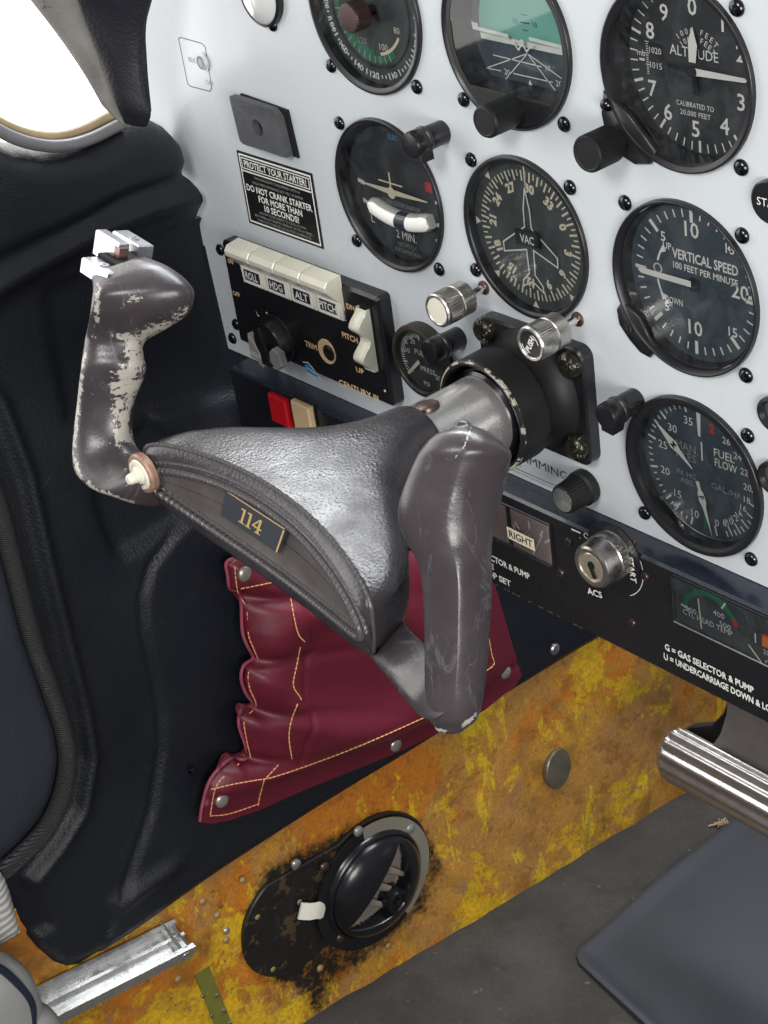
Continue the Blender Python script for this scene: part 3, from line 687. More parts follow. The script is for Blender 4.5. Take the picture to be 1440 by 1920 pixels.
# ---------------- airspeed
D = 3.2
t = instrument('airspeed_indicator', 'airspeed dial with green and yellow arcs and a knurled bronze knob', -95, 91.8, ['BL', 'BR'], D, rin=36.2, ro=39.9, prot=2.2, rf=38.2)
mb = MB(); mb.disc(36.6, D, 0); mb.lathe([(28.5, -D + .1), (28.3, -D + 1.2), (27.6, -D + 1.2), (27.3, -D + .1)], n=64, mi=1); d = mb.build('dial', ['dialg', 'dial'], t, smooth=False)
mk = MB(); y = D - .15
mk.arc(22.6, 25.6, -215, -85, y, 1); mk.arc(22.6, 25.6, -85, 10, y, 2); mk.arc(20.8, 22.3, -238, -190, y, 3); mk.arc(20.0, 26.2, -178, -130, y + .03, 1)
for i in range(72):
    a = i * 5; mj = i % 3 == 0; mk.tick(a, 30.8 if mj else 31.6, 34.0 if mj else 33.2, .9, y - .1)
for s_, a in (('160', -133), ('140', -155), ('120', -175), ('110', -200), ('180', -112), ('200', -92)):
    r_ = 32.3; mk.text(s_, r_ * math.sin(math.radians(a)), r_ * math.cos(math.radians(a)), y - .2, 3.0, 6.4, rot=-a - 180 if abs(a) > 90 else -a, bold=.02)
mk.text('80', 17.5, -8, y, 3.0, mi=3); mk.text('100', 6.5, -17.5, y, 3.2, mi=3); mk.text('120', -8.6, -16.5, y, 3.2, mi=4); mk.text('TAS MPH', 31.5, -8, y, 2.4, 11, rot=78, mi=0)
for a in range(-205, -95, 9): mk.tick(a, 22.6, 26.2, .7, y - .05, 4)
mk.build('markings', ['ink', 'green', 'yellow', 'inkc', 'inkgrey'], d, smooth=False)
glass(t, 36.6, -1.2)
mb = MB(); kc = on0(652, 35, -12.); kx, kz = kc[0] + 95, kc[1] - 91.8
mb.lathe([(2.5, -4), (2.5, 3), (6.6, 3.2), (7.1, 4), (7.1, 11.2), (6.6, 12), (5.6, 12.1), (0, 12.1)], (kx, 0, kz), n=80, knurl=(3, 4, .25)); mb.build('calculator_knob', 'knobbrown', t, ang=25)

# ---------------- fuel pressure
fx, fz = on0(784, 679, -7)
t = thing('fuel_pressure_gauge', 'small fuel pressure gauge with brown rim half behind a post lamp', 'gauge', (fx, PY, fz))
mb = MB(); mb.lathe([(19.6, -.5), (20.0, 6), (19.5, 7.4), (18.6, 7.8), (17.2, 7.8), (16.6, 7), (16.2, 5)], n=64); mb.build('bezel', 'oldrim', t)
mb = MB(); y = -5; mb.disc(16.6, y, 0); d = mb.build('dial', 'dial', t, smooth=False)
mk = MB(); y = -5.15
for i in range(26): a = -135 + i * 5.5; mk.tick(a, 12.6 if i % 5 else 11.6, 15.0, .5 if i % 5 else .8, y)
mk.arc(14, 15.8, -35, -15, y - .05, 1); mk.text('20', -4.6, 9.6, y, 2.7); mk.text('10', -9.6, 3.2, y, 2.7); mk.text('FUEL', 0.6, 4.4, y, 3.0, 9); mk.text('PRESS', 4.6, -4.2, y, 2.8, 11); mk.text('50', 12, -6.2, y, 2.8); mk.text('PSI', 2.4, -12.4, y, 2.3, 4.4); mk.text('40', 12, 2.5, y, 2.7); mk.text('0', -7.6, -7.6, y, 2.4)
mk.build('markings', ['ink', 'green'], d, smooth=False)
mk = MB(); mk.flat([(-10.8, -9.4), (-9.6, -10.2), (.6, -.8), (-.8, .9)][::1], -6.2); mk.build('needle', 'inkc', t, smooth=False)
glass(t, 16.8, -6.9)

# ---------------- courtesy lamp lens at the top edge
lx, lz = on0(482, -8, -4)
t = thing('map_lamp', 'round frosted lamp lens in a thin dark ring at the top of the panel', 'lamp', (lx, PY, lz))
mb = MB(); mb.lathe([(16, 0), (16, 3), (14.8, 4), (14.2, 3.6)], n=48); mb.build('ring', 'bezel', t)
mb = MB(); mb.lathe([(14.4, 3.4), (12, 5), (7, 6.6), (0, 7.2)], n=48); mb.build('lens', 'lens', t)
o = inst('screw', SCREW, t, (on0(512, 46)[0] - lx, 0, on0(512, 46)[1] - lz))
t = thing('stall_warning_lamp', 'round black engraved cap at the right edge beside the altimeter screw', 'lamp', (on0(1450, 376)[0], PY, on0(1450, 376)[1]))
mb = MB(); mb.lathe([(9, 0), (9, 2.4), (8.3, 3), (0, 3)], n=40); mb.build('cap', 'black', t); mb = MB(); mb.text('STALL', 1, 0, -3.15, 3.2, 13); mb.build('lettering', 'ink', t, smooth=False)
for i, (px, py, lb) in enumerate([(1455, 774, 'black oval rim at the right edge beside the manifold gauge'), (1455, 894, 'lower black oval rim at the right edge beside the fuel flow figures')]):
    x, z = on0(px, py); t = thing('panel_grommet', lb, 'grommet', (x, PY, z)); mb = MB(); mb.lathe([(8, 0), (8, 2.5), (6.5, 3), (5.5, 1)], n=32); mb.lathe([(5.5, 1), (0, 1)], n=32, mi=1); mb.build('ring', ['bezel', 'chrome'], t)

# ---------------- post lamps
def post(label, base, head, rot, L_=None):
    x, z = base; t = thing('post_lamp', label, 'lamp', (x, PY, z), 'black post lamps on the white panel')
    mb = MB(); mb.lathe([(5.6, 0), (5.7, 9), (5.4, 10.5), (5.0, 11)], n=36); mb.build('post', 'black', t)
    mb = MB(); mb.lathe([(5.0, 10.6), (6.4, 10.8), (6.6, 11.6), (6.6, 12.6), (6.0, 13.2)], n=36, mi=1); mb.lathe([(6.0, 13.1), (6.3, 14), (6.3, 19.0), (5.6, 20.2), (4.6, 20.4), (0, 20.4)], n=36)
    c, s_ = math.cos(rot), math.sin(rot); mb.prism([(-4.4 * c + 3 * s_, -4.4 * s_ - 3 * c), (4.4 * c + 3 * s_, 4.4 * s_ - 3 * c), (3.4 * c + 9.2 * s_, 3.4 * s_ - 9.2 * c), (-3.4 * c + 9.2 * s_, -3.4 * s_ - 9.2 * c)], -11.5, -19.2, bev=.8)
    mb.build('cap', ['black', 'bezel'], t, ang=40)
post('black post lamp hanging over the rim of the turn coordinator', on0(830, 247), 0, .25)
post('black post lamp standing over the small fuel pressure gauge', on0(861, 632), 0, .1)
post('black post lamp with wedge cap between yoke plate and manifold gauge', on0(1192, 749), 0, -.1)

# ---------------- push-pull plungers
def plunger(label, px, py, nut):
    x, z = on0(px, py); t = thing('push_pull_knob', label, 'knob', (x, PY, z), 'steel push pull knobs below the heading gyro')
    mb = MB(); mb.lathe([(3.6, 0), (3.4, 1.0), (2.4, 1.2), (2.1, 1.2)], n=24, mi=1); mb.lathe([(1.9, 0), (1.9, 14)], n=20); mb.build('rod', ['chrome', 'bronze'], t)
    mb = MB()
    mb.lathe([(0, 12), (7.6, 12), (8.3, 12.7), (8.3, 19.4), (7.8, 19.8), (7.9, 20.2), (8.5, 20.6), (8.5, 28.2), (8.2, 28.6), (8.4, 30), (7.8, 30.8), (6.9, 30.8), (6.5, 30.4)], n=88, knurl=(6, 7, .35)); mb.lathe([(6.5, 30.4), (0, 30.5)], n=32, mi=1)
    mb.build('knob', ['alu', 'ivory' if not nut else 'black'], t, ang=25)
    if nut:
        mb = MB(); mb.text('PUSH', 0, .0, -30.7, 2.8, 8.5, rot=62, bold=.03); mb.arc(5.0, 5.5, 20, 80, -30.7); mb.arc(5.0, 5.5, 200, 260, -30.7); mb.build('lettering', 'ink', t, smooth=False)
plunger('left steel push pull knob with plain ivory end', 908, 539, False)
plunger('steel push pull knob with black PUSH end above the yoke plate', 1084, 598, True)

# ---------------- dimming knob
x, z = on0(1102, 909)
t = thing('dimmer_knob', 'fluted black dimmer knob with silver end cap under the word DIMMING', 'knob', (x, PY, z))
mb = MB(); mb.lathe([(8.6, .5), (9.0, 1), (9.0, 5), (8.0, 6), (7.6, 16), (7.2, 17)], n=64, knurl=(3, 4, .35)); mb.lathe([(7.2, 17), (6.2, 17.3)], n=64); mb.build('body', 'blackmat', t, ang=25)
mb = MB(); mb.lathe([(6.3, 17.2), (6.2, 17.6), (0, 17.7)], n=40); mb.build('end_cap', 'chrome', t)

# ---------------- foam pad and placard
t = thing('foam_pad', 'bent grey foam square with a round hole stuck above the starter placard', 'pad', (-190, PY, 19.4))
mb = MB(); q = 11
P = lambda u, v: ((u - .5) * 40.5 - (v - .5) * -2.5 * 0 + (.5 - v) * 3.0, -5.5 - 1.6 * math.sin(u * 3.1) - 1.2 * (v > .9) * u, (v - .5) * 25.5 + 1.3 * math.sin(u * 3) - u * .6)
hc = (.545, .47)
G = []; n = 48
for ring in range(5):
    for k in range(n):
        a = 2 * math.pi * k / n; du, dv = math.cos(a), math.sin(a)
        m_ = min([(1 - hc[0]) / du if du > 1e-6 else 9, -hc[0] / du if du < -1e-6 else 9, (1 - hc[1]) / dv if dv > 1e-6 else 9, -hc[1] / dv if dv < -1e-6 else 9])
        r0 = 1 / math.hypot(du / .10, dv / .175); f = ring / 4; rr = r0 + (m_ - r0) * f; G.append(P(hc[0] + du * rr, hc[1] + dv * rr))
B = [(x, y + 4.0, z) for x, y, z in G]
F = [(r * n + k, r * n + (k + 1) % n, (r + 1) * n + (k + 1) % n, (r + 1) * n + k) for r in range(4) for k in range(n)]
b0 = mb.add(G, F); b1 = mb.add(B, F)
for r in (0, 4): mb.f += [[b0 + r * n + k, b0 + r * n + (k + 1) % n, b1 + r * n + (k + 1) % n, b1 + r * n + k] for k in range(n)]; mb.m += [0] * n
mb.build('front_layer', 'foam', t, ang=30)
mb = MB(); mb.prism([(-15, -12), (25.5, -13.5), (22.5, 11.5), (-17, 13.5)], -.1, -1.6); mb.build('backing_layer', 'hole', t)
t = thing('starter_placard', 'black and white placard headed PROTECT YOUR STARTER', 'placard', (-188.6, PY, -22.2))
mb = MB(); sk = lambda x, z: (x, z)
R_ = lambda x0, x1, z0, z1, y, mi: mb.flat([(x0, z0), (x1, z0), (x1, z1), (x0, z1)], y, mi)
mb.prism([(-32.5, -21), (32.5, -21), (32.5, 21), (-32.5, 21)], -.05, -.6, mi=0)
R_(-31.2, 31.2, -19.8, 19.8, -.66, 1); R_(-30.2, 30.2, -18.8, 18.8, -.72, 0)
R_(-30.2, 30.2, 9.9, 10.7, -.78, 1); R_(-29.5, 29.5, 11.6, 18.0, -.79, 1); R_(-28.8, 28.8, 12.2, 17.4, -.84, 0)
y = -.9
mb.text('PROTECT YOUR STARTER!', 0, 14.8, y, 3.7, 54, mi=1, bold=.02)
mb.text('THIS AIRCRAFT IS EQUIPPED WITH A', 0, 7.8, y, 1.5, 40, mi=2); mb.text('HIGH PERFORMANCE SKY-TEC STARTER', 0, 4.9, y, 1.5, 44, mi=2)
mb.text('DO NOT CRANK STARTER', 0, 1.0, y, 3.6, 57, mi=1, bold=.02); mb.text('FOR MORE THAN', 0, -3.9, y, 3.6, 38, mi=1, bold=.02); mb.text('10 SECONDS!', 0, -8.6, y, 3.6, 30, mi=1, bold=.02)
mb.text('ALLOW 20 SECONDS TO COOL DOWN', 0, -12.1, y, 1.4, 41, mi=2); mb.text('BETWEEN ATTEMPTS. REPEAT UP TO 6 TIMES', 0, -14.6, y, 1.4, 50, mi=2); mb.text('THEN LET STARTER COOL FOR 10 MINUTES', 0, -17.0, y, 1.4, 47, mi=2)
mb.build('plate', ['whiteout', 'ink', 'inkgrey'], t, smooth=False)

# ---------------- autopilot head
ax0, az0 = -173.6, -86.6
t = thing('autopilot_controller', 'black autopilot box with a row of ivory rocker switches', 'autopilot', (ax0, PY, az0))
def A(px, py, y): p = bp(px, py, 1, y + PY); return (p[0] - ax0, p[2] - az0)
mb = MB(); mb.prism(rrect(-67.5, 68, -32, 31.5, 2.5), 0, -8.5, bev=1.6, mi=0); mb.build('case', 'black', t, ang=30)
mb = MB()
Y = -9.2
RX0 = A(440, 500, -14)[0]; RX1 = A(628, 560, -14)[0]; w = (RX1 - RX0) / 4
zt = A(530, 505, -16)[1]
for i in range(4):
    x0 = RX0 + i * w + .4; x1 = RX0 + (i + 1) * w - .4; mb = MB()
    prof = [(-8.6, 2.0), (-17.5, .8), (-19.5, -1.8), (-19.0, -4.5), (-11.0, -13.5), (-10.2, -24), (-8.6, -24.6)]
    V = [(x, yy, zt + zz + 2) for x in (x0, x0 + .5, x1 - .5, x1) for yy, zz in [((p[0] + (.5 if x in (x0, x1) else 0)), p[1]) for p in prof]]; m_ = len(prof)
    F = [(a * m_ + k, a * m_ + k + 1, (a + 1) * m_ + k + 1, (a + 1) * m_ + k) for a in range(3) for k in range(m_ - 1)] + [tuple(range(m_)), tuple(3 * m_ + k for k in range(m_))[::-1]]
    mb.add(V, F); r_ = mb.build('rocker_switch', 'ivory', t, ang=22)
    mb = MB(); cx_ = (x0 + x1) / 2; zc = zt - 16.2
    mb.box((cx_, -10.9, zc), (w - 4.5, .5, 9.2), 0); mb.box((cx_, -11.3, zc + .3), (w - 8.5, .4, 6.2), 1); mb.text(['ROLL', 'HDG', 'ALT', 'PITCH'][i], cx_, zc + .3, -11.6, 4.2, w - (11 if i < 3 else 7.5), mi=0, bold=.02)
    mb.build('label', ['whitepl', 'inkblack'], r_, smooth=False)
mb = MB(); y = -8.8
def T(s, px, py, h, w=None, mi=0, bold=.02, rot=0): x, z = A(px, py, y); mb.text(s, x, z, y, h, w, mi=mi, bold=bold, rot=rot)
T('ON', 432, 490, 2.6, 5); T('OFF', 443, 551, 2.6, 6.5); T('TRIM', 583, 648, 3.4, 10.5); T('DN', 657, 576, 3.0, 6.5); T('PITCH', 656, 633, 3.3, 13); T('UP', 675, 695, 3.0, 6.5)
T('CENTURY III', 672, 732, 3.6, 33); T('L', 483, 588, 2.8, mi=1, rot=25); T('R', 520, 603, 2.8, mi=0, rot=-15); x, z = A(500, 587, y); mb.disc(.7, y, 1, (x, z), 12)
x, z = A(722, 733, y); mb.disc(.8, y, 1, (x, z), 12)
x, z = A(583, 693, y)      # small blue and silver emblem
mb.flat([(x - 6, z + 1), (x - 1, z + 3.2), (x + 1, z + 2), (x + 5, z - .8), (x + 7, z - 3), (x + 1, z - 3), (x - 4, z - 2.4)], y, 2); mb.stroke([(x - 6.4, z + 2.8), (x - 1.5, z + 3.8), (x + 2, z + 1.6), (x + 7.4, z - 3.4)], .7, y - .05, 3); mb.stroke([(x - 4, z + .2), (x + 4, z - 1.4)], .5, y - .06, 1)
mb.build('lettering', ['inkgold', 'ink', 'blue', 'inkc'], t, smooth=False)
mb = MB(); x, z = A(585, 522, -8.8); mb.prism([(x - 9, z - 2.7), (x + 8.6, z - 3.4), (x + 8, z + 3.6), (x - 9.4, z + 3.6)], -8.5, -9.1); mb.text('PITCH AND', x, z + 1.5, -9.2, 2.2, 15, mi=1, bold=.03); mb.text('ROLL TRIM', x, z - 1.4, -9.2, 2.0, 15, mi=1, bold=.02); mb.build('tape_label', ['inkgrey', 'inkblack'], t, smooth=False)
kx, kz = A(500, 645, -18)
mb = MB(); mb.lathe([(14.4, 8.4), (14.4, 10), (13.6, 10.6), (12.4, 17), (11.6, 18), (0, 18.2)], (kx, 0, kz), n=40); mb.prism([(kx - 4.6, kz + 9), (kx - 1, kz + 11.3), (kx + 5, kz - 8), (kx + 3.4, kz - 13), (kx - 3.6, kz - 12.6)], -17, -21.5, bev=1.2); mb.build('roll_knob', 'black', t, ang=30)
mb = MB(); x, z = A(515, 672, -22); mb.prism([(x - 5, z - 3.6), (x + 1, z - 7.4), (x + 6, z - 3.5), (x + 4.8, z + 4), (x - 1, z + 5.6), (x - 4.2, z + 2.8)], -18.2, -22.4, bev=.6); mb.build('broken_pointer', 'foamclear', t, ang=30); mb = MB()
x, z = A(476, 652, -12); mb.prism([(x - 4, z + 8), (x - 4.6, z - 7), (x + 1, z - 8), (x + 6, z - 11), (x + 8, z - 6), (x + 3, z + 1), (x - 1, z + 6)], -8.6, -12.4, bev=.5); mb.text('ROLL', x + 2, z - 3.8, -12.5, 2.6, 9, mi=1); mb.build('broken_skirt', ['foamclear', 'ink'], t, ang=30)
x, z = A(613, 659, -8.6); mb = MB(); mb.lathe([(7.4, 8.5), (7.2, 9.0), (6.6, 8.9), (0, 8.8)], (x, 0, z), n=32); mb.lathe([(4.6, 8.5), (4.6, 9.4), (3.8, 9.9), (2.4, 9.9), (2.2, 9.2), (0, 9.2)], (x + 2.2, 0, z), n=24, mi=1); mb.build('trim_socket', ['cream', 'black'], t)
x, z = A(644, 590, -8.6); mb = MB(); mb.lathe([(3.2, 8.4), (3.2, 9.2), (2.2, 9.2), (1.9, 8.7), (0, 8.7)], (x, 0, z), n=24); mb.build('indicator_lamp', 'bronze', t)
x, z = A(683, 638, -12)
mb = MB(); mb.prism(rrect(x - 5.4, x + 5.4, z - 20.5, z + 18.8, 1), -8.4, -8.9, mi=1)
V = []; zz = np.linspace(-18, 18, 25); hh = [3 + 6.5 * (.5 + .5 * math.cos((abs(q) - 9) / 9 * math.pi)) for q in zz]
for q, h in zip(zz, hh):
    for xx in (-4.2, -3.6, 3.6, 4.2): V.append((x + xx, -8.6 - h + (0 if abs(xx) < 4 else .6), z + q))
F = [(4 * i + j, 4 * i + j + 1, 4 * i + j + 5, 4 * i + j + 4) for i in range(24) for j in range(3)]
V += [(x - 4.2, -8.6, z + q) for q in zz] + [(x + 4.2, -8.6, z + q) for q in zz]
F += [(4 * i, 4 * i + 4, 100 + i + 1, 100 + i) for i in range(24)] + [(4 * i + 3, 4 * i + 7, 125 + i + 1, 125 + i) for i in range(24)]
mb.add(V, F); mb.build('pitch_wheel', ['ivory', 'hole'], t, ang=40)
for px, py in ((414, 468), (444, 608), (437, 634)):
    x, z = A(px, py, 0); inst('screw', SCREW, t, (x, 0, z))
# ------------------------------------------------------------------ lower sub panel
t = thing('lower_panel', 'black lower switch panel under the white panel with white engraved lettering', 'panel', (0, 0, 0))
YF = -12.; ZT = -136.2; ZB = -197.5
mb = MB(); V = [(x, y, z) for x in (-248, 172) for y, z in ((3, -134.9), (-10.6, -135.8), (YF, ZT - .8), (YF, ZB + .8), (-11.2, ZB), (30, ZB))]
mb.add(V, [(k, k + 1, k + 7, k + 6) for k in range(5)]); mb.m = [1, 1, 0, 0, 0]  # ledge top in navy: the sky reflection is put into its colour
mb.build('face', ['black', 'bluedk'], t, ang=20)
def s12(px, py, y=YF): p = bp(px, py, 1, y); return (p[0], p[2])
mb = MB(); y = YF - .12
x, z = s12(1247, 1214); mb.text('G = GAS SELECTOR & PUMP', 111, -182.2, y, 3.5, 53, bold=.03); mb.text('U = UNDERCARRIAGE DOWN & LOCKED', 120.5, -188.2, y, 3.5, 74, bold=.03)
mb.text('G = GAS SELECTOR & PUMP', -33, -180.6, y, 3.5, 55, bold=.03); mb.text('M = MIXTURE', -46, -186, y, 3.3, 27, bold=.03); mb.text('P = PROP SET', -37, -191.4, y, 3.5, 33, bold=.03)
x, z = s12(1103, 1006); mb.text('OFF', x + 1, z, y, 3.2, 8); x, z = s12(1188, 1066); mb.text('START', x, z, y - 1.1, 3.6, 14, rot=-84, bold=.02); x, z = s12(1118, 1109); mb.text('ACS', x, z - .2, y - 1.1, 3.4, 10, rot=8, bold=.02)
mb.stroke([s12(1072, 992), s12(1088, 999)], .8, y); x, z = s12(1088, 1009); mb.text("'", x, z, y, 2.4)
mb.arc(18.6, 19.0, 60, 150, y, c=s12(1150, 1050))
mb.build('lettering', 'ink', t, smooth=False)
mb = MB()      # chipped bare edge
for i in range(46):
    x = rng.uniform(-35, 150); mb.box((x, YF - .05, ZB + .7), (rng.uniform(.4, 2.5), .25, rng.uniform(.2, .6)))
mb.build('chipped_edge', 'alu', t, smooth=False)
mb = MB(); mb.lathe([(2.3, 0), (2.3, .4), (1.9, 1.1), (0, 1.4)], n=20); mb.box((0, -1.35, 0), (1.9, .3, .5), 2); mb.box((0, -1.35, 0), (.5, .3, 1.9), 2); mb.lathe([(3.2, -.02), (3.2, .12), (2.2, .15)], n=20, mi=1)
me = mb.build('proto', ['bronze', 'bezel', 'hole']).data; bpy.data.objects.remove(bpy.data.objects['proto'])
for px, py in ((1067, 1016), (1052, 1073), (1210, 1080), (1186, 1167)):
    x, z = s12(px, py); o = inst('screw', me, t, (x, YF, z)); o.rotation_euler = (0, rng.uniform(0, 1.5), 0)
x, z = on0(1187, 1017, -8); o = inst('screw', me, t, (x, -7, -135.6)); o.rotation_euler = (-math.pi / 2, 0, 0)
# edge gauges set into the lower panel
x0, z1 = s12(1266, 1079); x1 = 172; z0 = s12(1245, 1152)[1]
def window(name, label, x0, x1, z0, z1):
    g = thing(name, label, 'gauge', ((x0 + x1) / 2, YF, (z0 + z1) / 2)); w, h = (x1 - x0) / 2, (z1 - z0) / 2
    mb = MB()
    for a, b in (((-w, -h), (w, -h)), ((w, -h), (w, h)), ((w, h), (-w, h)), ((-w, h), (-w, -h))):
        mb.tube([(a[0], -.2, a[1]), (b[0], -.2, b[1])], .8, 8)
    mb.build('frame', 'bezel', g); return g, w, h
g, w, h = window('cylinder_temperature_gauge', 'strip gauge in the lower panel with green arc reading 200 to 500', x0 - 1, x1, z0, z1)
gx, gz = g.location[0] / MM, g.location[2] / MM
mb = MB(); mb.flat([(-w, -h), (w, -h), (w, h), (-w, h)], -.3); mb.tube([(-w, -1.2, -h), (w, -1.2, -h)], .35, 6, mi=1); d = mb.build('dial', ['dialg', 'ink'], g, smooth=False)
q = lambda px, py: (bp(px, py, 1, YF)[0] - gx, bp(px, py, 1, YF)[2] - gz)
mb = MB(); y = -.5
c = q(1316, 1172); a0 = q(1283, 1136); a1 = q(1378, 1172)
_P = np.array([q(*v) for v in ((1286, 1129), (1318, 1112), (1360, 1134), (1380, 1170))]); _s = np.linalg.lstsq(np.c_[2 * _P, np.ones(4)], (_P ** 2).sum(1), rcond=None)[0]
c = (_s[0], _s[1]); r_ = math.sqrt(_s[2] + _s[0] ** 2 + _s[1] ** 2); _an = [math.degrees(math.atan2(v[0] - c[0], v[1] - c[1])) for v in [q(1281, 1133), q(1356, 1138), q(1378, 1160), q(1381, 1175)]]
mb.arc(r_ - 1.5, r_ + 1.5, _an[0], _an[2], y, 1, c=c); mb.arc(r_ - 1.3, r_ + 1.3, _an[2], _an[3], y, 2, c=c)
mb.tick(_an[0], r_ - 3.2, r_ + 2.2, 1.0, y - .1, 0, c=c); mb.tick(_an[1], r_ - 2.6, r_ + 2.0, 1.0, y - .1, 0, c=c)
for s_, p, w_ in (('200', (1297, 1143), 6.5), ('400', (1349, 1151), 6.5), ('500', (1361, 1172), 6.5)): x, z = q(*p); mb.text(s_, x, z, y - .05, 2.7, w_, mi=0)
x, z = q(1328, 1166); mb.text('CYL HEAD TEMP', x, z, y - .05, 2.9, 29, mi=0)
x, z = q(1436, 1240); mb.text('OIL PRESS', x + 10, z, y - .05, 2.6, 20); mb.flat([(lambda P: (P[0], P[1]))(q(*p)) for p in ((1430, 1210), (1452, 1219), (1450, 1194), (1431, 1187))], y - .05, 3); mb.stroke([q(1429, 1188), q(1450, 1196)], .8, y - .1, 2)
mb.text('25', *q(1438, 1222), y - .1, 2.4); mb.tick(0, 0, 5, .8, y - .05, 0, c=q(1418, 1204))
mb.build('markings', ['ink', 'green', 'red', 'orange'], d, smooth=False)
for a_, b_ in ((q(1319, 1175), q(1313, 1121)), (q(1432, 1240), q(1408, 1207))): mb = MB(); mb.stroke([a_, b_], 1.0, -1.4); mb.build('needle', 'inkc', g, smooth=False)
mb = MB(); mb.flat([(-w, -h), (w, -h), (w, h), (-w, h)], -2.0); mb.build('glass', 'glass', g, smooth=False)
x0, z1 = s12(946, 936); x1 = s12(1032, 966)[0]; z0 = s12(1016, 1052)[1]
g, w, h = window('fuel_quantity_gauge', 'pinkish strip gauge with a pale tape label reading RIGHT', x0 - 42, x1 - .5, z0 + .5, z1 - 3)
gx, gz = g.location[0] / MM, g.location[2] / MM
mb = MB(); mb.flat([(-w, -h), (w, -h), (w, h), (-w, h)], -.3, 0); mb.flat([(x0 - gx + .5, -h), (x0 - gx + 3.5, -h), (x0 - gx + 3.5, h), (x0 - gx + .5, h)], -.45, 1); d = mb.build('dial', ['gaugepink', 'bezel'], g, smooth=False)
mb = MB(); y = -.6
for a in (-42, -4, 30, 48): mb.tick(a, 12.5, 17, 1.1, y, 0, c=(w - 14, -h + 4))
mb.stroke([(w - 14, -h + 2), (w - 6, h - 8)], .7, y - .1); mb.text('E', w - 26, -h + 13, y, 3); mb.text('GAL', w - 16, -h + 12, y, 2.2); mb.text('L', w - 40, -h + 12, y, 3)
mb.text('LEFT', w - 46, -h + 5, y, 3)
mb.build('markings', 'ink', d, smooth=False)
mb = MB(); cx_, cz_ = s12(983, 1006); cx_ -= gx; cz_ -= gz; mb.prism([(cx_ - 9.5, cz_ - 3.3), (cx_ + 9.5, cz_ - 3.6), (cx_ + 9.2, cz_ + 3.1), (cx_ - 9.7, cz_ + 3.4)], -2.2, -2.5, mi=0); mb.text('RIGHT', cx_, cz_, -2.6, 4.0, 16.5, mi=1, bold=.015); mb.build('tape_label', ['inkc', 'inkblack'], g, smooth=False)
mb = MB(); mb.flat([(-w, -h), (w, -h), (w, h), (-w, h)], -2.0); mb.build('glass', 'glass', g, smooth=False)
# ignition lock
p = bp(1108, 1064, 1, -28); ix, iz = p[0], p[2]
t = thing('ignition_switch', 'silver key switch in the lower panel beside the word START', 'switch', (ix, YF, iz))
mb = MB(); mb.lathe([(16.5, 0), (16.5, .8), (12.5, 1.0)], n=48, mi=1); mb.lathe([(11.8, .8), (12.2, 1.5), (12.2, 6.5), (11.6, 7.2), (11.3, 14.4), (10.8, 15.6), (9.8, 16.2), (7.9, 16.0)], n=80, knurl=(1, 2, .35)); mb.build('barrel', ['alu', 'black'], t, ang=30)
mb = MB(); mb.lathe([(8.0, 16.0), (7.6, 15), (6.8, 15.6), (0, 15.8)], n=40); mb.build('lock_face', 'brass', t)
mb = MB(); mb.lathe([(2.2, 15.7), (2.0, 16.2), (0, 16.3)], (0, 0, 1.0), n=16); c_, s_ = math.cos(-1.15), math.sin(-1.15)
mb.box((.8, -16.2, -2.0), (7, .5, 2.0), rot=[[c_, 0, -s_], [0, 1, 0], [s_, 0, c_]]); mb.build('keyway', 'hole', t)
# circuit rockers below the autopilot
for nm, pts, m_, lb in (('rocker_switch', [(503, 735), (541, 748), (541, 792), (500, 786)], 'redpl', 'red rocker switch under the autopilot box'), ('rocker_switch', [(545, 750), (588, 768), (584, 800), (542, 796)], 'cream', 'cream rocker switch next to the red one')):
    P = [s12(*p, y=-16) for p in pts]; cx_ = sum(p[0] for p in P) / 4; cz_ = sum(p[1] for p in P) / 4
    g = thing(nm, lb, 'switch', (cx_, YF, cz_)); mb = MB(); mb.prism([(-8.2, -11), (8.2, -11), (8.2, 7), (-8.2, 7)], 0, -4.5, bev=1.0); mb.build('button', m_, g, ang=30)
    mb = MB(); mb.prism([(-9.2, -12), (9.2, -12), (9.2, 8), (-9.2, 8)], 0.2, -1); mb.build('bezel', 'bezel', g, ang=30)

# ------------------------------------------------------------------ control yoke
SX, SZ = 2., -74.
t = thing('yoke_bearing', 'black flanged collar bolted to the white panel around the yoke tube', 'bearing', (SX, 0, SZ))
mb = MB(); mb.prism(rrect(-34.5, 35.5, -31.5, 30, 6), 2, -5, bev=1.0); mb.build('flange', 'black', t, ang=30)
mb = MB(); mb.lathe([(31, 4.8), (28, 7), (25.5, 11), (24.6, 15), (25.2, 18), (27.6, 20), (28.2, 21.5), (28.2, 37.5)], n=72); mb.build('collar', 'blackmat', t)
mb = MB(); mb.lathe([(28.3, 37.0), (28.0, 38.2), (27.0, 38.7), (25.7, 38.5), (25.4, 37.5), (25.2, 20)], n=72, mis=[1, 1, 0, 0, 0]); mb.build('rim', ['blackmat', 'wornrim'], t)
mb = MB(); mb.lathe([(25.2, 24), (23.4, 28), (22.4, 34), (20.2, 34.4)], n=64); mb.lathe([(22.0, 34), (22.2, 36.5), (20.9, 37.6), (20.0, 37.6)], n=64, mi=1); mb.build('inner_sleeve', ['bezel', 'screw'], t)
mb = MB(); mb.lathe([(6.6, 0), (6.6, 2.0), (6.0, 3.4), (4.2, 4.6), (2.2, 4.2), (0, 4.0)], n=6 * 4); mb.box((0, -4.6, 0), (4.6, .5, 1), 1); mb.box((0, -4.6, 0), (1, .5, 4.6), 1)
me = mb.build('proto', ['boltbk', 'hole']).data; bpy.data.objects.remove(bpy.data.objects['proto'])
for x, z in ((-28, 23.5), (28, 21.5), (28, -21.5), (-28, -23)): o = inst('bolt', me, t, (x, -5, z)); o.rotation_euler = (0, rng.uniform(0, 1.5), 0)

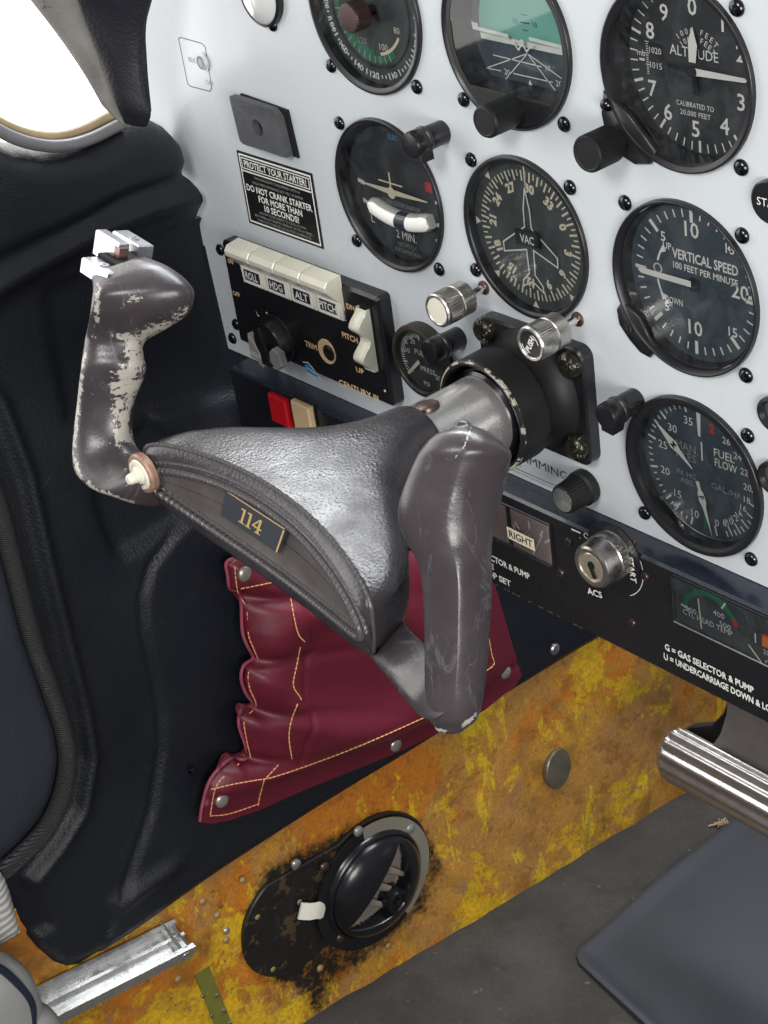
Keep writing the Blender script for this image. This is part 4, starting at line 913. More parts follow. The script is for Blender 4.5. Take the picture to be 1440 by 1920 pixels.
TH = math.radians(7.5)
yoke = thing('control_yoke', 'dark leather ram horn control yoke with plate 114 and two worn grips', 'yoke', (SX, -160, SZ))
ORG = [SX, -160, SZ]
def yl(P): return [(p[0] - ORG[0], p[1] - ORG[1], p[2] - ORG[2]) for p in P]          # world -> thing local
def yr(x, y, z): return (x * math.cos(TH) + z * math.sin(TH), y + 160, -x * math.sin(TH) + z * math.cos(TH))
mb = MB(); mb.lathe([(20, 24), (20, 84)], (0, 160, 0), n=72); tb = mb.build('column_tube', 'tubesteel', yoke)
pp = bp(798, 762, 2, SZ + 19.5); mb = MB(); mb.lathe([(6.5, -1), (6.5, .6), (5.0, 1.6), (0, 1.9)], (pp[0] - SX, pp[1] + 160, 19.3), ax=(-.25, 0, 1), n=28); mb.build('set_screw', 'bronze', yoke)
ys = [-76, -80, -90, -98, -106, -114, -121, -127, -132, -137, -142, -147, -152, -156]
ws = [19, 21.5, 22.5, 25, 30, 38, 48, 58, 66, 71.5, 75, 77, 78, 78]
qs = [0, 0, .02, .06, .15, .28, .42, .55, .68, .78, .87, .94, .99, 1.]
es = [2.2, 2.3, 2.5, 2.8, 3, 3.2, 3.6, 4.0, 4.6, 5.2, 6, 6.5, 7, 7]
C_ = cr(np.array([ys, ws, qs, es]).T, 5); NR = 180
mb = MB(); V = []
bow = lambda x: 17.5 * (x / 84.) ** 2
def hubpt(y0, w, q, e, a, k=1.):
    ca, sa = math.cos(a), math.sin(a); x = math.copysign(abs(ca) ** (2 / e), ca) * w; z = math.copysign(abs(sa) ** (2 / e), sa)
    u2 = min(1.1, (x / 78.) ** 2); up = 22 + q * (-2.5 - 4.5 * u2); dn = 21 + q * (13 - 17 * u2)
    return yr(x, y0 - bow(x), z * (up if z > 0 else dn) * k)
def bandpt(a, y0, k=1., off=0.):
    w = 75.; e = 3.2; ca, sa = math.cos(a), math.sin(a); x = math.copysign(abs(ca) ** (2 / e), ca) * (w + off); z = math.copysign(abs(sa) ** (2 / e), sa)
    u2 = min(1.05, abs(x) / 78.) ** 2; h = (14. - 6.5 * u2) if z > 0 else (20. - 13. * u2)
    return yr(x, y0 - bow(x), z * (h + off) * k - 2.0)
def angs(w, h, e):      # equal spacing along the superellipse
    aa = np.linspace(0, 2 * math.pi, 2881)
    X = np.sign(np.cos(aa)) * np.abs(np.cos(aa)) ** (2 / e) * w; Z = np.sign(np.sin(aa)) * np.abs(np.sin(aa)) ** (2 / e) * h
    s = np.concatenate([[0], np.cumsum(np.hypot(np.diff(X), np.diff(Z)))]); return np.interp(np.linspace(0, s[-1], NR + 1)[:-1], s, aa)
AG = angs(78, 22, 7); A0 = angs(20, 20, 2.2); AB = angs(75, 16, 3.2)
rings = []
for i, (y0, w, h, e) in enumerate(C_):
    f = i / (len(C_) - 1); f = f * f * (3 - 2 * f); ag = A0 * (1 - f) + AG * f; rings.append([hubpt(y0, w, h, e, a) for a in ag])
rings.append([hubpt(-158.2 - 2.2 * max(0, -math.sin(a)), 77.4, 1, 7, a, .975) for a in AG])
def lerp(A_, B_, t_, dy=0): return [tuple(np.array(a) * (1 - t_) + np.array(b) * t_ + np.array([0, dy, 0])) for a, b in zip(A_, B_)]
bo = [bandpt(a, -162.5, off=.6) for a in AB]
rings.append(lerp(rings[-1], bo, .5, -1.0)); rings.append(bo); rings.append([bandpt(a, -162.8) for a in AB])
for r_ in rings: V += r_
F = [(i * NR + k, i * NR + (k + 1) % NR, (i + 1) * NR + (k + 1) % NR, (i + 1) * NR + k) for i in range(len(rings) - 1) for k in range(NR)]
F.append(tuple(range(NR)))
mb.add(V, F); hub = mb.build('hub', 'hub', yoke, ang=55)
mb = MB(); V = []; R2 = [bandpt(a, -162.8) for a in AB], [bandpt(a, -161.4, off=-1.4) for a in AB], [bandpt(a, -161.4, .5, -1.6) for a in AB], [bandpt(a, -161.4, .01, -1.8) for a in AB]
for r_ in R2: V += r_
mb.add(V, [(i * NR + k, i * NR + (k + 1) % NR, (i + 1) * NR + (k + 1) % NR, (i + 1) * NR + k) for i in range(3) for k in range(NR)]); mb.build('front_band', 'hubband', hub, ang=60)
mb = MB(); mb.tube([bandpt(a, -163.0, off=-.2) for a in AB], 1.7, 10, closed=True); mb.tube([bandpt(a, -161.3, off=3.6) for a in AB if math.sin(a) > .05], 1.0, 8); mb.tube([hubpt(-157.5, 78.0, 1, 7, a, 1.01) for a in AG], .9, 8, closed=True)
mb.tube([bandpt(a, -161.6, off=-3.4) for a in AB], .6, 8, closed=True)
mb.build('piping', 'weltbraid', hub)
# number plate 114
Q = [bp(427, 919, 1, -163.9), bp(536, 990, 1, -164.4), bp(525, 1037, 1, -164.4), bp(414, 964, 1, -163.9)]
ux = (Q[1] - Q[0]); uz = (Q[0] - Q[3]); o_ = sum(Q) / 4; nrm = np.cross(ux, uz); nrm /= np.linalg.norm(nrm)
def plate(u, v, d): P = o_ + ux * u + uz * v + nrm * d; return (P[0] - SX, P[1] + 160, P[2] - SZ)
mb = MB()
def pq(u0, u1, v0, v1, d, mi): mb.add([plate(u, v, d) for u, v in ((u0, v0), (u1, v0), (u1, v1), (u0, v1))], [(0, 1, 2, 3)], mi)
for d0, mi, e_ in ((0, 0, 0),):
    A_ = [plate(u, v, -1.2) for u, v in ((-.5, -.5), (.5, -.5), (.5, .5), (-.5, .5))]; B_ = [plate(u, v, .6) for u, v in ((-.5, -.5), (.5, -.5), (.5, .5), (-.5, .5))]
    mb.add(A_ + B_, [(0, 1, 5, 4), (1, 2, 6, 5), (2, 3, 7, 6), (3, 0, 4, 7), (4, 5, 6, 7)], 0)
pq(-.49, .49, .455, .5, .68, 1); pq(.475, .5, -.49, .42, .72, 1)
lux, luz = np.linalg.norm(ux), np.linalg.norm(uz)
tmp = MB()      # serifed digits: strokes with slab serifs
for x in (-6.2, -1.6):
    tmp.flat([(x - .75, -5), (x + .75, -5), (x + .75, 5), (x - .75, 5)], 0); tmp.flat([(x - 2, -5.6), (x + 2, -5.6), (x + 2, -4.7), (x - 2, -4.7)], -.01); tmp.flat([(x - 2.4, 3.4), (x - .7, 3.9), (x - .7, 5), (x - 2.2, 4.6)], -.02)
x = 4.2; tmp.flat([(x + .3, -5), (x + 1.8, -5), (x + 1.8, 5), (x + .3, 5)], 0); tmp.flat([(x - 3.4, -2.3), (x + 3.2, -2.3), (x + 3.2, -1.2), (x - 3.4, -1.2)], -.01); tmp.flat([(x - 3.4, -1.3), (x - 2.2, -1.3), (x + 1.2, 5), (x + .3, 5)], -.02); tmp.flat([(x - .9, -5.6), (x + 3.0, -5.6), (x + 3.0, -4.7), (x - .9, -4.7)], -.03)
mb.add([plate(x / lux, z / luz * 1., .72 - yy) for x, yy, z in tmp.v], tmp.f, 1)
mb.build('number_plate', ['platedark', 'brassy'], yoke, smooth=False)
# cream end fastener
pp = bp(266, 888, 1, -178.5); mb = MB(); c_ = (pp[0] - SX, pp[1] + 160, pp[2] - SZ)
mb.lathe([(9.2, -3), (9.6, 0), (9.0, 1.0), (7.6, 1.2), (6.9, .9)], c_, n=36, mi=1); mb.lathe([(7.6, .8), (7.0, 1.9), (5.6, 2.0), (5.2, 1.3), (4.4, 1.4), (4.1, 2.6), (3.1, 3.0), (2.7, 5.2), (2.3, 7.2), (1.7, 7.8), (0, 7.9)], c_, n=28)
mb.build('end_fastener', ['ivory', 'copper'], yoke)

def loft(name, mats, secs, plane, ratio, parent, sub=6, n=48, capr=((.92, .35), (.7, .7), (.35, .9)), wear=None, capends=(1, 1)):
    """secs rows: Lx,Ly,Rx,Ry, exponent, [ratio]; plane = (k0, z0, slope) for Y along the grip, or rows may carry their own Y."""
    rows = []
    for s_ in secs:
        Lx, Ly, Rx, Ry, e = s_[:5]; rt = s_[5] if len(s_) > 5 and s_[5] else ratio; yo = s_[6] if len(s_) > 6 else None
        mx, my = (Lx + Rx) / 2, (Ly + Ry) / 2
        P = bp(mx, my, 1, yo) if yo is not None else bpn(mx, my, (0, 1, -plane[2]), plane[0] - plane[2] * plane[1])
        dist = (CAM - P) @ RC[:, 2]; hw = math.hypot(Rx - Lx, Ry - Ly) / 2 * dist / FPX
        A_ = RC @ np.array([Rx - Lx, -(Ry - Ly), 0.]); A_ /= np.linalg.norm(A_)
        rows.append(list(P) + list(A_) + [hw, hw * rt, e])
    Rr = cr(rows, sub); V = []
    rings = []
    B_ = RC[:, 2]
    def ring(P, A_, hw, hd, e):
        out = []
        for k in range(n):
            a = 2 * math.pi * k / n; ca, sa = math.cos(a), math.sin(a)
            out.append(P + A_ * math.copysign(abs(ca) ** (2 / e), ca) * hw + B_ * math.copysign(abs(sa) ** (2 / e), sa) * hd)
        return out
    for i, r_ in enumerate(Rr):
        P, A_, hw, hd, e = r_[:3], r_[3:6] / np.linalg.norm(r_[3:6]), r_[6], r_[7], r_[8]
        if i == 0 and capends[0]:
            T_ = P - Rr[1][:3]; T_ /= np.linalg.norm(T_)
            for sc_, of in capr[::-1]: rings.append(ring(P + T_ * of * capends[0] * 4, A_, hw * sc_, hd * sc_, e))
        rings.append(ring(P, A_, hw, hd, e))
        if i == len(Rr) - 1 and capends[1]:
            T_ = P - Rr[-2][:3]; T_ /= np.linalg.norm(T_)
            for sc_, of in capr: rings.append(ring(P + T_ * of * capends[1] * 4, A_, hw * sc_, hd * sc_, e))
    for r_ in rings: V += r_
    m_ = len(rings); mb = MB()
    F = [(i * n + k, i * n + (k + 1) % n, (i + 1) * n + (k + 1) % n, (i + 1) * n + k) for i in range(m_ - 1) for k in range(n)]
    F += [tuple(range(n))[::-1], tuple((m_ - 1) * n + k for k in range(n))]
    mb.add(yl(V), F)
    if wear: mb.attr['wear'] = wear(np.array(V), n)
    return mb.build(name, mats, parent, ang=70)
def polydist(px, poly):
    P = np.array(poly, float); out = np.full(len(px), 1e9)
    for a, b in zip(P, np.roll(P, -1, 0)):
        d = b - a; t_ = np.clip(((px - a) @ d) / (d @ d), 0, 1); out = np.minimum(out, np.linalg.norm(px - (a + t_[:, None] * d), axis=1))
    ins = np.zeros(len(px), bool); j = len(P) - 1
    for i in range(len(P)):
        xi, yi = P[i]; xj, yj = P[j]; c = ((yi > px[:, 1]) != (yj > px[:, 1])) & (px[:, 0] < (xj - xi) * (px[:, 1] - yi) / (yj - yi + 1e-9) + xi); ins ^= c; j = i
    return np.where(ins, -out, out)
def polyline_d(px, pts):
    P = np.array(pts, float); out = np.full(len(px), 1e9)
    for a, b in zip(P[:-1], P[1:]):
        d = b - a; t_ = np.clip(((px - a) @ d) / (d @ d), 0, 1); out = np.minimum(out, np.linalg.norm(px - (a + t_[:, None] * d), axis=1))
    return out
W1 = [(226, 642), (280, 634), (276, 662), (272, 690), (264, 722), (252, 760), (248, 800), (256, 838), (230, 835), (204, 826), (226, 800), (207, 772), (214, 742), (196, 722), (212, 702), (208, 694), (230, 688), (228, 655)]
W2 = [(206, 632), (250, 622), (310, 600), (345, 578), (350, 590), (320, 618), (270, 640), (225, 641)]
def wv(d, w_, hi, base): return hi - np.clip(d / w_, 0, 1) * (hi - base)
def wear_left(V, n):
    px = pj(V); w = np.zeros(len(V)) - .14
    for poly in (W1, W2): w = np.maximum(w, wv(polydist(px, poly) + 10, 30, .66, -.14))
    for pl, wd, hi in (([(184, 535), (181, 600), (172, 640), (170, 650)], 14, .60), ([(158, 660), (144, 780), (137, 850), (148, 892), (176, 917), (250, 945)], 13, .75), ([(228, 575), (250, 560), (290, 535)], 20, .42), ([(200, 900), (240, 880)], 18, .3), ([(170, 740), (200, 742)], 12, .25)):
        w = np.maximum(w, wv(polyline_d(px, pl), wd, hi, -.14))
    return w.tolist()
LP = (-147., 19., .337)
left = [(172, 520, 276, 484, 3.0, .7), (175, 538, 322, 504, 2.8, .55), (173, 560, 362, 542, 2.4, .42), (169, 590, 354, 586, 2.1, .42), (165, 612, 312, 616, 2.1, .5), (160, 636, 272, 640, 2.4, .7), (157, 662, 268, 664, 2.6, .78), (153, 690, 274, 692, 2.5, .8), (149, 722, 262, 726, 2.4, .8), (145, 758, 249, 760, 2.4, .8), (140, 800, 247, 802, 2.4, .8), (137, 842, 254, 834, 2.5, .8), (141, 884, 272, 852, 2.5, .75), (172, 916, 296, 862, 2.5, .7, -177), (214, 932, 316, 868, 2.4, .7, -176), (256, 946, 340, 884, 2.4, .65, -169), (290, 950, 370, 900, 2.2, .5, -158)]
loft('grip', 'handle', left, LP, .8, yoke, wear=wear_left, sub=8, n=72, capends=(.4, 0))
def wear_right(V, n):
    px = pj(V); w = np.zeros(len(V)) - .16
    for pl, wd, hi in (([(882, 803), (872, 835), (850, 862)], 6, .7), ([(795, 1350), (815, 1368), (835, 1372)], 13, .9), ([(868, 1362), (893, 1340)], 9, .7), ([(893, 1240), (878, 1250)], 6, .8), ([(770, 860), (756, 920)], 14, .15)):
        w = np.maximum(w, wv(polyline_d(px, pl), wd, hi, -.16))
    return w.tolist()
RP = (-145., 2., .337)
right = [(852, 800, 884, 797, 2.0, .7), (818, 814, 926, 816, 1.8, .7), (790, 842, 957, 846, 1.65, .7), (774, 872, 956, 870, 1.6, .7), (757, 914, 948, 905, 1.6, .72), (747, 950, 938, 945, 1.65, .78), (749, 985, 928, 985, 1.7, .82), (763, 1018, 923, 1018, 1.65, .85), (780, 1048, 922, 1048, 1.55, .9), (789, 1080, 923, 1080, 1.36, .92), (793, 1120, 922, 1122, 1.36, .92), (795, 1170, 919, 1172, 1.36, .92), (796, 1220, 916, 1224, 1.36, .92), (796, 1270, 911, 1274, 1.36, .92), (797, 1312, 904, 1318, 1.6, .9), (803, 1346, 893, 1350, 1.8, .85), (815, 1362, 872, 1366, 2, .8)]
loft('grip', 'handle', right, RP, .85, yoke, wear=wear_right, sub=8, n=72, capends=(.6, .8))
arm = [(690, 1225, 756, 1165, 2.1, .9, -160), (706, 1245, 772, 1185, 2.1, .9, -166), (728, 1272, 796, 1208, 2.1, .9, -172), (762, 1314, 824, 1246, 2.1, .9, -178), (790, 1344, 846, 1282, 2.1, .85, -180), (812, 1350, 866, 1306, 2.1, .7, -181)]
loft('arm', 'handle', arm, RP, .85, yoke, sub=8, n=48, capends=(0, 0), wear=lambda V, n: [-.15] * len(V))

# chrome trim switch on the left grip
zt = 25.
def obox(name, mats, P, l, w_, h_, parent, ux_, bev=.6, extra=None):
    ux_ = np.array(ux_, float); ux_ /= np.linalg.norm(ux_); up = np.array([0, .337, 1.]) ; up -= ux_ * (up @ ux_); up /= np.linalg.norm(up); vv_ = np.cross(up, ux_)
    mb = MB(); fr = lambda x, y, z: tuple(np.array(P) - np.array([SX, -160, SZ]) + ux_ * x + vv_ * z + up * (-y))
    mb.prism([(-l / 2, -w_ / 2), (l / 2, -w_ / 2), (l / 2, w_ / 2), (-l / 2, w_ / 2)], 0, -h_, bev=bev, to=fr)
    if extra: extra(mb, fr)
    return mb.build(name, mats, parent, ang=25)
ux_ = bp(215, 537, 2, 20) - bp(152, 494, 2, 24); ux_ = np.array([1., ux_[1] / ux_[0] if abs(ux_[1] / ux_[0]) < .6 else -.2, -.12])
sw = MB(); zz = 20.
base = obox('switch_base', 'hole', bp(238, 512, 2, 14), 24, 17, 6, yoke, ux_)
def scr(mb, fr):
    V = []; n = 14
    for k in range(n): a = 2 * math.pi * k / n; V.append(fr(1 + 2.3 * math.cos(a), -7.6, 2.3 * math.sin(a)))
    for k in range(n): a = 2 * math.pi * k / n; V.append(fr(1 + 2.3 * math.cos(a), -6, 2.3 * math.sin(a)))
    mb.add(V, [tuple(range(n))] + [(k, (k + 1) % n, n + (k + 1) % n, n + k) for k in range(n)], 0)
    c2 = [fr(1 + x, -7.75, z) for x, z in ((-.9, 0), (0, -.9), (.9, 0), (0, .9))]; mb.add(c2, [(0, 1, 2, 3)], 1)
obox('switch_bracket', ['brightalu', 'bronze'], bp(189, 524, 2, 15), 21, 8.5, 7, yoke, ux_, extra=scr)
obox('switch_bracket', ['brightalu', 'bronze'], bp(246, 473, 2, 15), 21, 8.5, 7, yoke, ux_, extra=scr)
def rid(mb, fr):
    for k in range(5):
        x = -7 + k * 3.5
        V = [fr(x + dx, -h, z) for h in (0, .0) for dx in (0,) for z in (0,)]
obox('switch_rocker', ['brightalu'], bp(205, 488, 2, 17.5), 19, 5.5, 11.5, yoke, ux_)
obox('switch_rocker_end', ['bronze'], bp(224, 497, 2, 17.5), 4, 5.0, 9, yoke, ux_)
# ------------------------------------------------------------------ side wall, surveyed on the plane x = XW
XW = -257.
def sw_(px, py, x=XW): p = bp(px, py, 0, x); return (p[1], p[2])
def sdist(px, pts):
    P = np.array(pts, float); best = np.full(len(px), 1e9); sg = np.ones(len(px))
    for a, b in zip(P[:-1], P[1:]):
        d = b - a; t_ = np.clip(((px - a) @ d) / (d @ d), 0, 1); q_ = px - (a + t_[:, None] * d); l = np.linalg.norm(q_, axis=1)
        cr_ = d[0] * (px - a)[:, 1] - d[1] * (px - a)[:, 0]; m_ = l < best - 1e-6; best = np.where(m_, l, best); sg = np.where(m_, np.sign(cr_), sg)
    return best * sg
sig = lambda v: 1 / (1 + np.exp(-np.clip(v, -30, 30)))
def sheet(poly, step, hfun, x0, name, mat, parent=None, back=0., attr=None, smoothang=80, holes=None):
    """poly: px outline; a relief sheet on the side wall, h(px) in mm toward the cabin."""
    yz = [sw_(*p, x=x0) for p in poly]; A_ = np.array(yz); n = len(yz)
    bd = []
    for a, b in zip(A_, np.roll(A_, -1, 0)):
        m_ = max(1, int(np.linalg.norm(b - a) / step)); bd += [a + (b - a) * k / m_ for k in range(m_)]
    bd = np.array(bd); lo, hi = A_.min(0), A_.max(0); pts = []
    ys_ = np.arange(lo[0], hi[0], step); zs_ = np.arange(lo[1], hi[1], step)
    G = np.array([(a + (j % 2) * step / 2, b) for j, b in enumerate(zs_) for a in ys_])
    d = polydist(G, bd); G = G[d < -step * .6]
    allp = np.vstack([bd, G]); nb = len(bd)
    vv_, _, ff_, _, _, _ = delaunay_2d_cdt([Vector(p) for p in allp], [(i, (i + 1) % nb) for i in range(nb)], [], 1, 1e-5)
    W_ = np.array([(x0, p[0], p[1]) for p in vv_]); px = pj(W_)
    h = hfun(px, W_) if hfun else np.zeros(len(W_)); W_[:, 0] += h
    mb = MB(); mb.add(W_ - np.array([0, 0, 0]), [tuple(f) for f in ff_])
    if back:      # turned edge
        # outline vertices are the first nb
        B_ = [(W_[i][0] - back, W_[i][1], W_[i][2]) for i in range(nb)]; b0 = len(mb.v); mb.add(B_, [])
        for i in range(nb): j = (i + 1) % nb; mb.f.append([i, j, b0 + j, b0 + i]); mb.m.append(0)
        if attr: h = np.concatenate([h, h[:nb]])
    if attr: mb.attr[attr[0]] = list(attr[1](pj(np.array(mb.v)), np.array(mb.v)))
    return mb.build(name, mat, parent, ang=smoothang)
g = lambda d, w: np.exp(-(d / w) ** 2)
TOP = [(-160, 150), (-60, 232), (0, 264), (50, 285), (110, 291), (170, 277), (235, 243), (275, 231), (310, 232), (345, 250), (366, 275), (376, 310), (378, 335)]
SEAL = [(-70, 800), (-28, 880), (0, 950), (28, 1060), (62, 1190), (100, 1300), (122, 1370), (129, 1425), (118, 1490), (90, 1550), (45, 1600), (5, 1635), (-40, 1665)]
def h_trim(px, W_):
    h = np.zeros(len(px))
    d = polydist(px, TOP + [(378, 2000), (-600, 2000), (-160, 160)])
    dt = np.abs(sdist(px, TOP)); u_ = np.clip(1 - dt / 52., 0, .995); h -= 24 * (1 - np.sqrt(1 - u_ ** 2))
    s = sdist(px, [(-200, 590), (-60, 508), (0, 478), (130, 420), (240, 362), (366, 316), (420, 296)]); h += -4.0 * sig(s / 2.2) * sig((px[:, 1] - 0) / 10)
    s = sdist(px, [(-200, 670), (-40, 575), (60, 515), (200, 440), (300, 398), (420, 362)]); h += 7. * g(s, 24) - 7 * sig(s / 16)
    Bn = [(-200, 560), (-60, 650), (20, 760), (72, 900), (112, 1080), (150, 1240), (176, 1340), (188, 1430), (170, 1530), (128, 1600), (74, 1668)]
    s = sdist(px, Bn); yy = px[:, 1]; k = sig((yy - 700) / 40.); h += (5.5 * g(s, 12) * (1 + .5 * sig((yy - 1380) / 20))) * k
    s = sdist(px, [(430, 925), (345, 1010), (300, 1070), (283, 1130), (284, 1190), (300, 1260), (318, 1350), (318, 1420), (300, 1530), (262, 1640), (243, 1700)]); h += -3.0 * g(s, 5) + 3. * sig(-s / 6) * g(np.maximum(0, np.abs(s) - 0), 150)
    d = polydist(px, [(203, 965), (236, 1054), (250, 1058), (350, 996), (460, 900), (300, 800), (195, 900)]); h += -6 * sig(-d / 5)
    d = polydist(px, [(105, 555), (150, 535), (385, 420), (700, 420), (700, 700), (240, 800), (150, 800), (120, 660)]); h += -5 * sig(-d / 5)
    s = sdist(px, [(232, 1712), (300, 1660), (372, 1608), (520, 1520)]); h += 5 * g(s, 14) * g(np.maximum(0, np.hypot(px[:, 0] - 290, px[:, 1] - 1668) - 40), 45)
    d = polydist(px, [(64, 1666), (80, 1672), (118, 1752), (108, 1762), (64, 1784), (40, 1740), (30, 1680)]); h += -5 * sig(-d / 3.5)
    bot = [(5, 1640), (22, 1665), (58, 1752), (100, 1805), (150, 1834), (200, 1812), (440, 1648), (1180, 1192), (1500, 990)]
    dt = np.abs(sdist(px, bot)); h -= 5 * np.exp(-(dt / 9) ** 2)
    n_ = .4 * np.sin(W_[:, 1] * .05 + 1) * np.cos(W_[:, 2] * .043) + .3 * np.sin(W_[:, 1] * .021 + W_[:, 2] * .031)
    return h + n_
poly = TOP + [(392, 420), (470, 395), (1600, 620), (1600, 930), (1180, 1192), (700, 1475), (440, 1648), (260, 1772), (200, 1812), (172, 1829), (150, 1834), (125, 1825), (95, 1800), (68, 1765), (50, 1725), (35, 1690), (20, 1662)] + SEAL[::-1][1:] + [(-160, 640)]
# the wall is surveyed as one sheet; the stretch behind the panel carries on forward
trim = sheet(poly, 3.0, h_trim, XW, 'side_trim', 'trim', back=9.)
tag(trim, 'navy black moulded vinyl side wall trim with ridges behind the left grip', 'side trim')
mb = MB()      # trim fasteners
for px, py, r_, m_ in ((1040, 1217, 4.6, 0), (361, 1446, 2.4, 1), (238, 0, 0, 0)):
    if not r_: continue
    p = bp(px, py, 0, XW + 1); mb.lathe([(r_, -1), (r_, .6), (r_ * .8, 1.6), (0, 2.1)], tuple(p), ax=(1, 0, 0), n=22, mi=m_)
mb.build('fastener', ['alu', 'screw'], trim)
door = sheet([(-420, 760)] + [(x - 9, y) for x, y in SEAL[1:-1]] + [(-60, 1660), (-420, 1760)], 4, lambda px, W_: -7 * np.exp(-(np.abs(sdist(px, SEAL)) / 14) ** 2) + .5 * np.sin(W_[:, 2] * .05), XW - 5, 'cabin_door', 'door', back=6)
tag(door, 'dark blue grey padded cabin door at the left edge', 'door')
S_ = cr(np.array(SEAL, float), 10); pts = [bp(x - 2, y, 0, XW + 1) for x, y in S_]
mb = MB(); mb.tube(pts, 5.6, 16); m_seal = None
def m_braid():
    m, nt, b = newmat('braided_welt'); b.inputs['Base Color'].default_value = (.036, .035, .036, 1); b.inputs['Roughness'].default_value = .42
    tc = nt.nodes.new('ShaderNodeTexCoord'); w = N(nt, 'ShaderNodeTexWave'); w.bands_direction = 'Z'; w.inputs['Scale'].default_value = 230; w.inputs['Distortion'].default_value = 1.5; w.inputs['Detail'].default_value = 3; w.inputs['Detail Scale'].default_value = 1.5
    L(nt, tc.outputs['Object'], w.inputs['Vector']); n1 = bump(nt, b, w.outputs['Fac'], .9, .0012); bump(nt, b, noise(nt, 900), .4, .0006, n1); return m
MAT['braid'] = m_braid()
tag(mb.build('door_seal', 'braid'), 'long curved braided rubber door seal beside the dark door', 'seal')
bpy.data.objects['door_seal']
mb = MB(); S2 = [(x + 11, y + 2) for x, y in S_]; mb.tube([bp(x, y, 0, XW) for x, y in S2], 2.3, 8); mb.build('lip', 'rubber', bpy.data.objects['door_seal'])

# window edge, sill welt, frame and pillar
tt = thing('side_window', 'side window with pale worn frame showing bright white daylight', 'window', (XW, -90, 60)); ORG = [XW, -90, 60]
mb = MB(); P_ = cr(np.array([(-160, 118), (-60, 205), (0, 246), (55, 268), (110, 274), (165, 262), (228, 232)], float), 8)
mb.tube(yl([bp(x, y, 0, XW - 9) for x, y in P_]), 3.4, 14); mb.build('sill_welt', 'sillgrey', tt)
mb = MB(); P_ = cr(np.array([(-160, 100), (-60, 188), (0, 230), (55, 252), (110, 256), (160, 242), (212, 216)], float), 8)
mb.tube(yl([bp(x, y, 0, XW - 16) for x, y in P_]), [3.0] * len(P_), 12); mb.build('window_edge', 'ambertrim', tt)
loft('frame', 'framegrey', [(190, 196, 238, 240, 2.4, .3, -62), (158, 140, 214, 186, 2.4, .3, -62), (112, 72, 190, 118, 2.4, .3, -64), (66, 12, 165, 50, 2.4, .3, -66), (20, -45, 140, -20, 2.4, .3, -68), (-20, -100, 110, -90, 2.4, .3, -70)], None, .3, tt, sub=6, n=40, capends=(.3, 0))
pillar = None
ORG = [XW - 5, -40, 60]
tt = thing('windscreen_pillar', 'dark vinyl covered windscreen pillar between the window and the white panel', 'pillar', tuple(ORG))
loft('cover', 'pillar', [(226, 226, 276, 236, 2.2, .3, -42), (216, 196, 283, 212, 2.2, .35, -42), (196, 140, 272, 176, 2.2, .35, -42), (172, 84, 266, 120, 2.2, .35, -42), (150, 30, 270, 60, 2.2, .35, -42), (128, -30, 288, -10, 2.2, .35, -42), (108, -80, 305, -70, 2.2, .35, -42)], None, .3, tt, sub=6, n=40, capends=(.4, 0))
loft('flap', 'pillar', [(252, 222, 284, 208, 2.6, .2, -36), (236, 130, 276, 120, 2.6, .2, -36), (212, 40, 274, 50, 2.6, .2, -36), (190, -40, 292, -40, 2.6, .2, -36)], None, .2, tt, sub=6, n=32, capends=(.3, 0))

# maroon leather pocket
PK = [(425, 1056), (438, 1047), (470, 1050), (560, 1062), (800, 1030), (922, 1085), (945, 1165), (975, 1265), (962, 1284), (905, 1330), (868, 1348), (790, 1386), (740, 1410), (640, 1450), (560, 1482), (482, 1517), (425, 1536), (392, 1542), (376, 1540), (380, 1510), (392, 1468), (412, 1440), (438, 1420), (452, 1424), (464, 1420), (460, 1395), (449, 1362), (450, 1338), (458, 1326), (474, 1326), (475, 1318), (462, 1300), (453, 1272), (458, 1248), (474, 1236), (474, 1228), (462, 1205), (455, 1180), (453, 1130), (447, 1108), (432, 1104), (428, 1080)]
def h_pock(px, W_):
    x, y = px[:, 0], px[:, 1]
    d = polydist(px, PK); dd = np.clip(-d, 0, 80)
    bottom = sdist(px, [(376, 1500), (480, 1468), (560, 1442), (640, 1414), (800, 1345), (985, 1235)])
    inside = sig(-bottom / 9) * sig((x - 380) / 8) * sig((925 - x + (y - 1180) * .1) / 18)
    h = 2 + 12 * inside * (1 - np.exp(-dd / 26))
    fall = np.exp(-np.clip(x - 450, 0, 999) / 105.)
    for fy, sl in ((1232, -.14), (1328, -.02), (1421, -.08), (1116, -.05)):
        h -= 7.5 * fall * g(y - (fy + sl * (x - 470)), 12) * inside
    h += 6 * inside * g(np.hypot((x - 640) / 1.3, y - 1240) - 120, 34) - 4.5 * inside * g(np.hypot((x - 610) / 1.25, y - 1270), 75)
    s = sdist(px, [(540, 1080), (552, 1160), (574, 1208), (556, 1225), (550, 1290), (564, 1320), (548, 1380), (547, 1428)]); h -= 1.6 * g(s, 5) * inside
    h -= 1.2 * g(bottom, 5)
    return h
pt = sheet(PK, 1.9, h_pock, XW + 2, 'map_pocket', 'maroon', back=3.5)
tag(pt, 'maroon leather map pocket with tan stitching snapped to the side wall', 'pocket')
def on_pocket(px, py, off=.5):
    x = XW + 4
    for _ in range(8):
        p = bp(px, py, 0, x); q_ = np.array([[px, py]], float); W0 = bp(px, py, 0, XW + 2)
        # relief is a function of the position on the base plane under the point
        b_ = pj([(XW + 2, p[1], p[2])]); x = XW + 2 + h_pock(b_, np.array([[XW + 2, p[1], p[2]]]))[0] + off
    return bp(px, py, 0, x)
mb = MB()
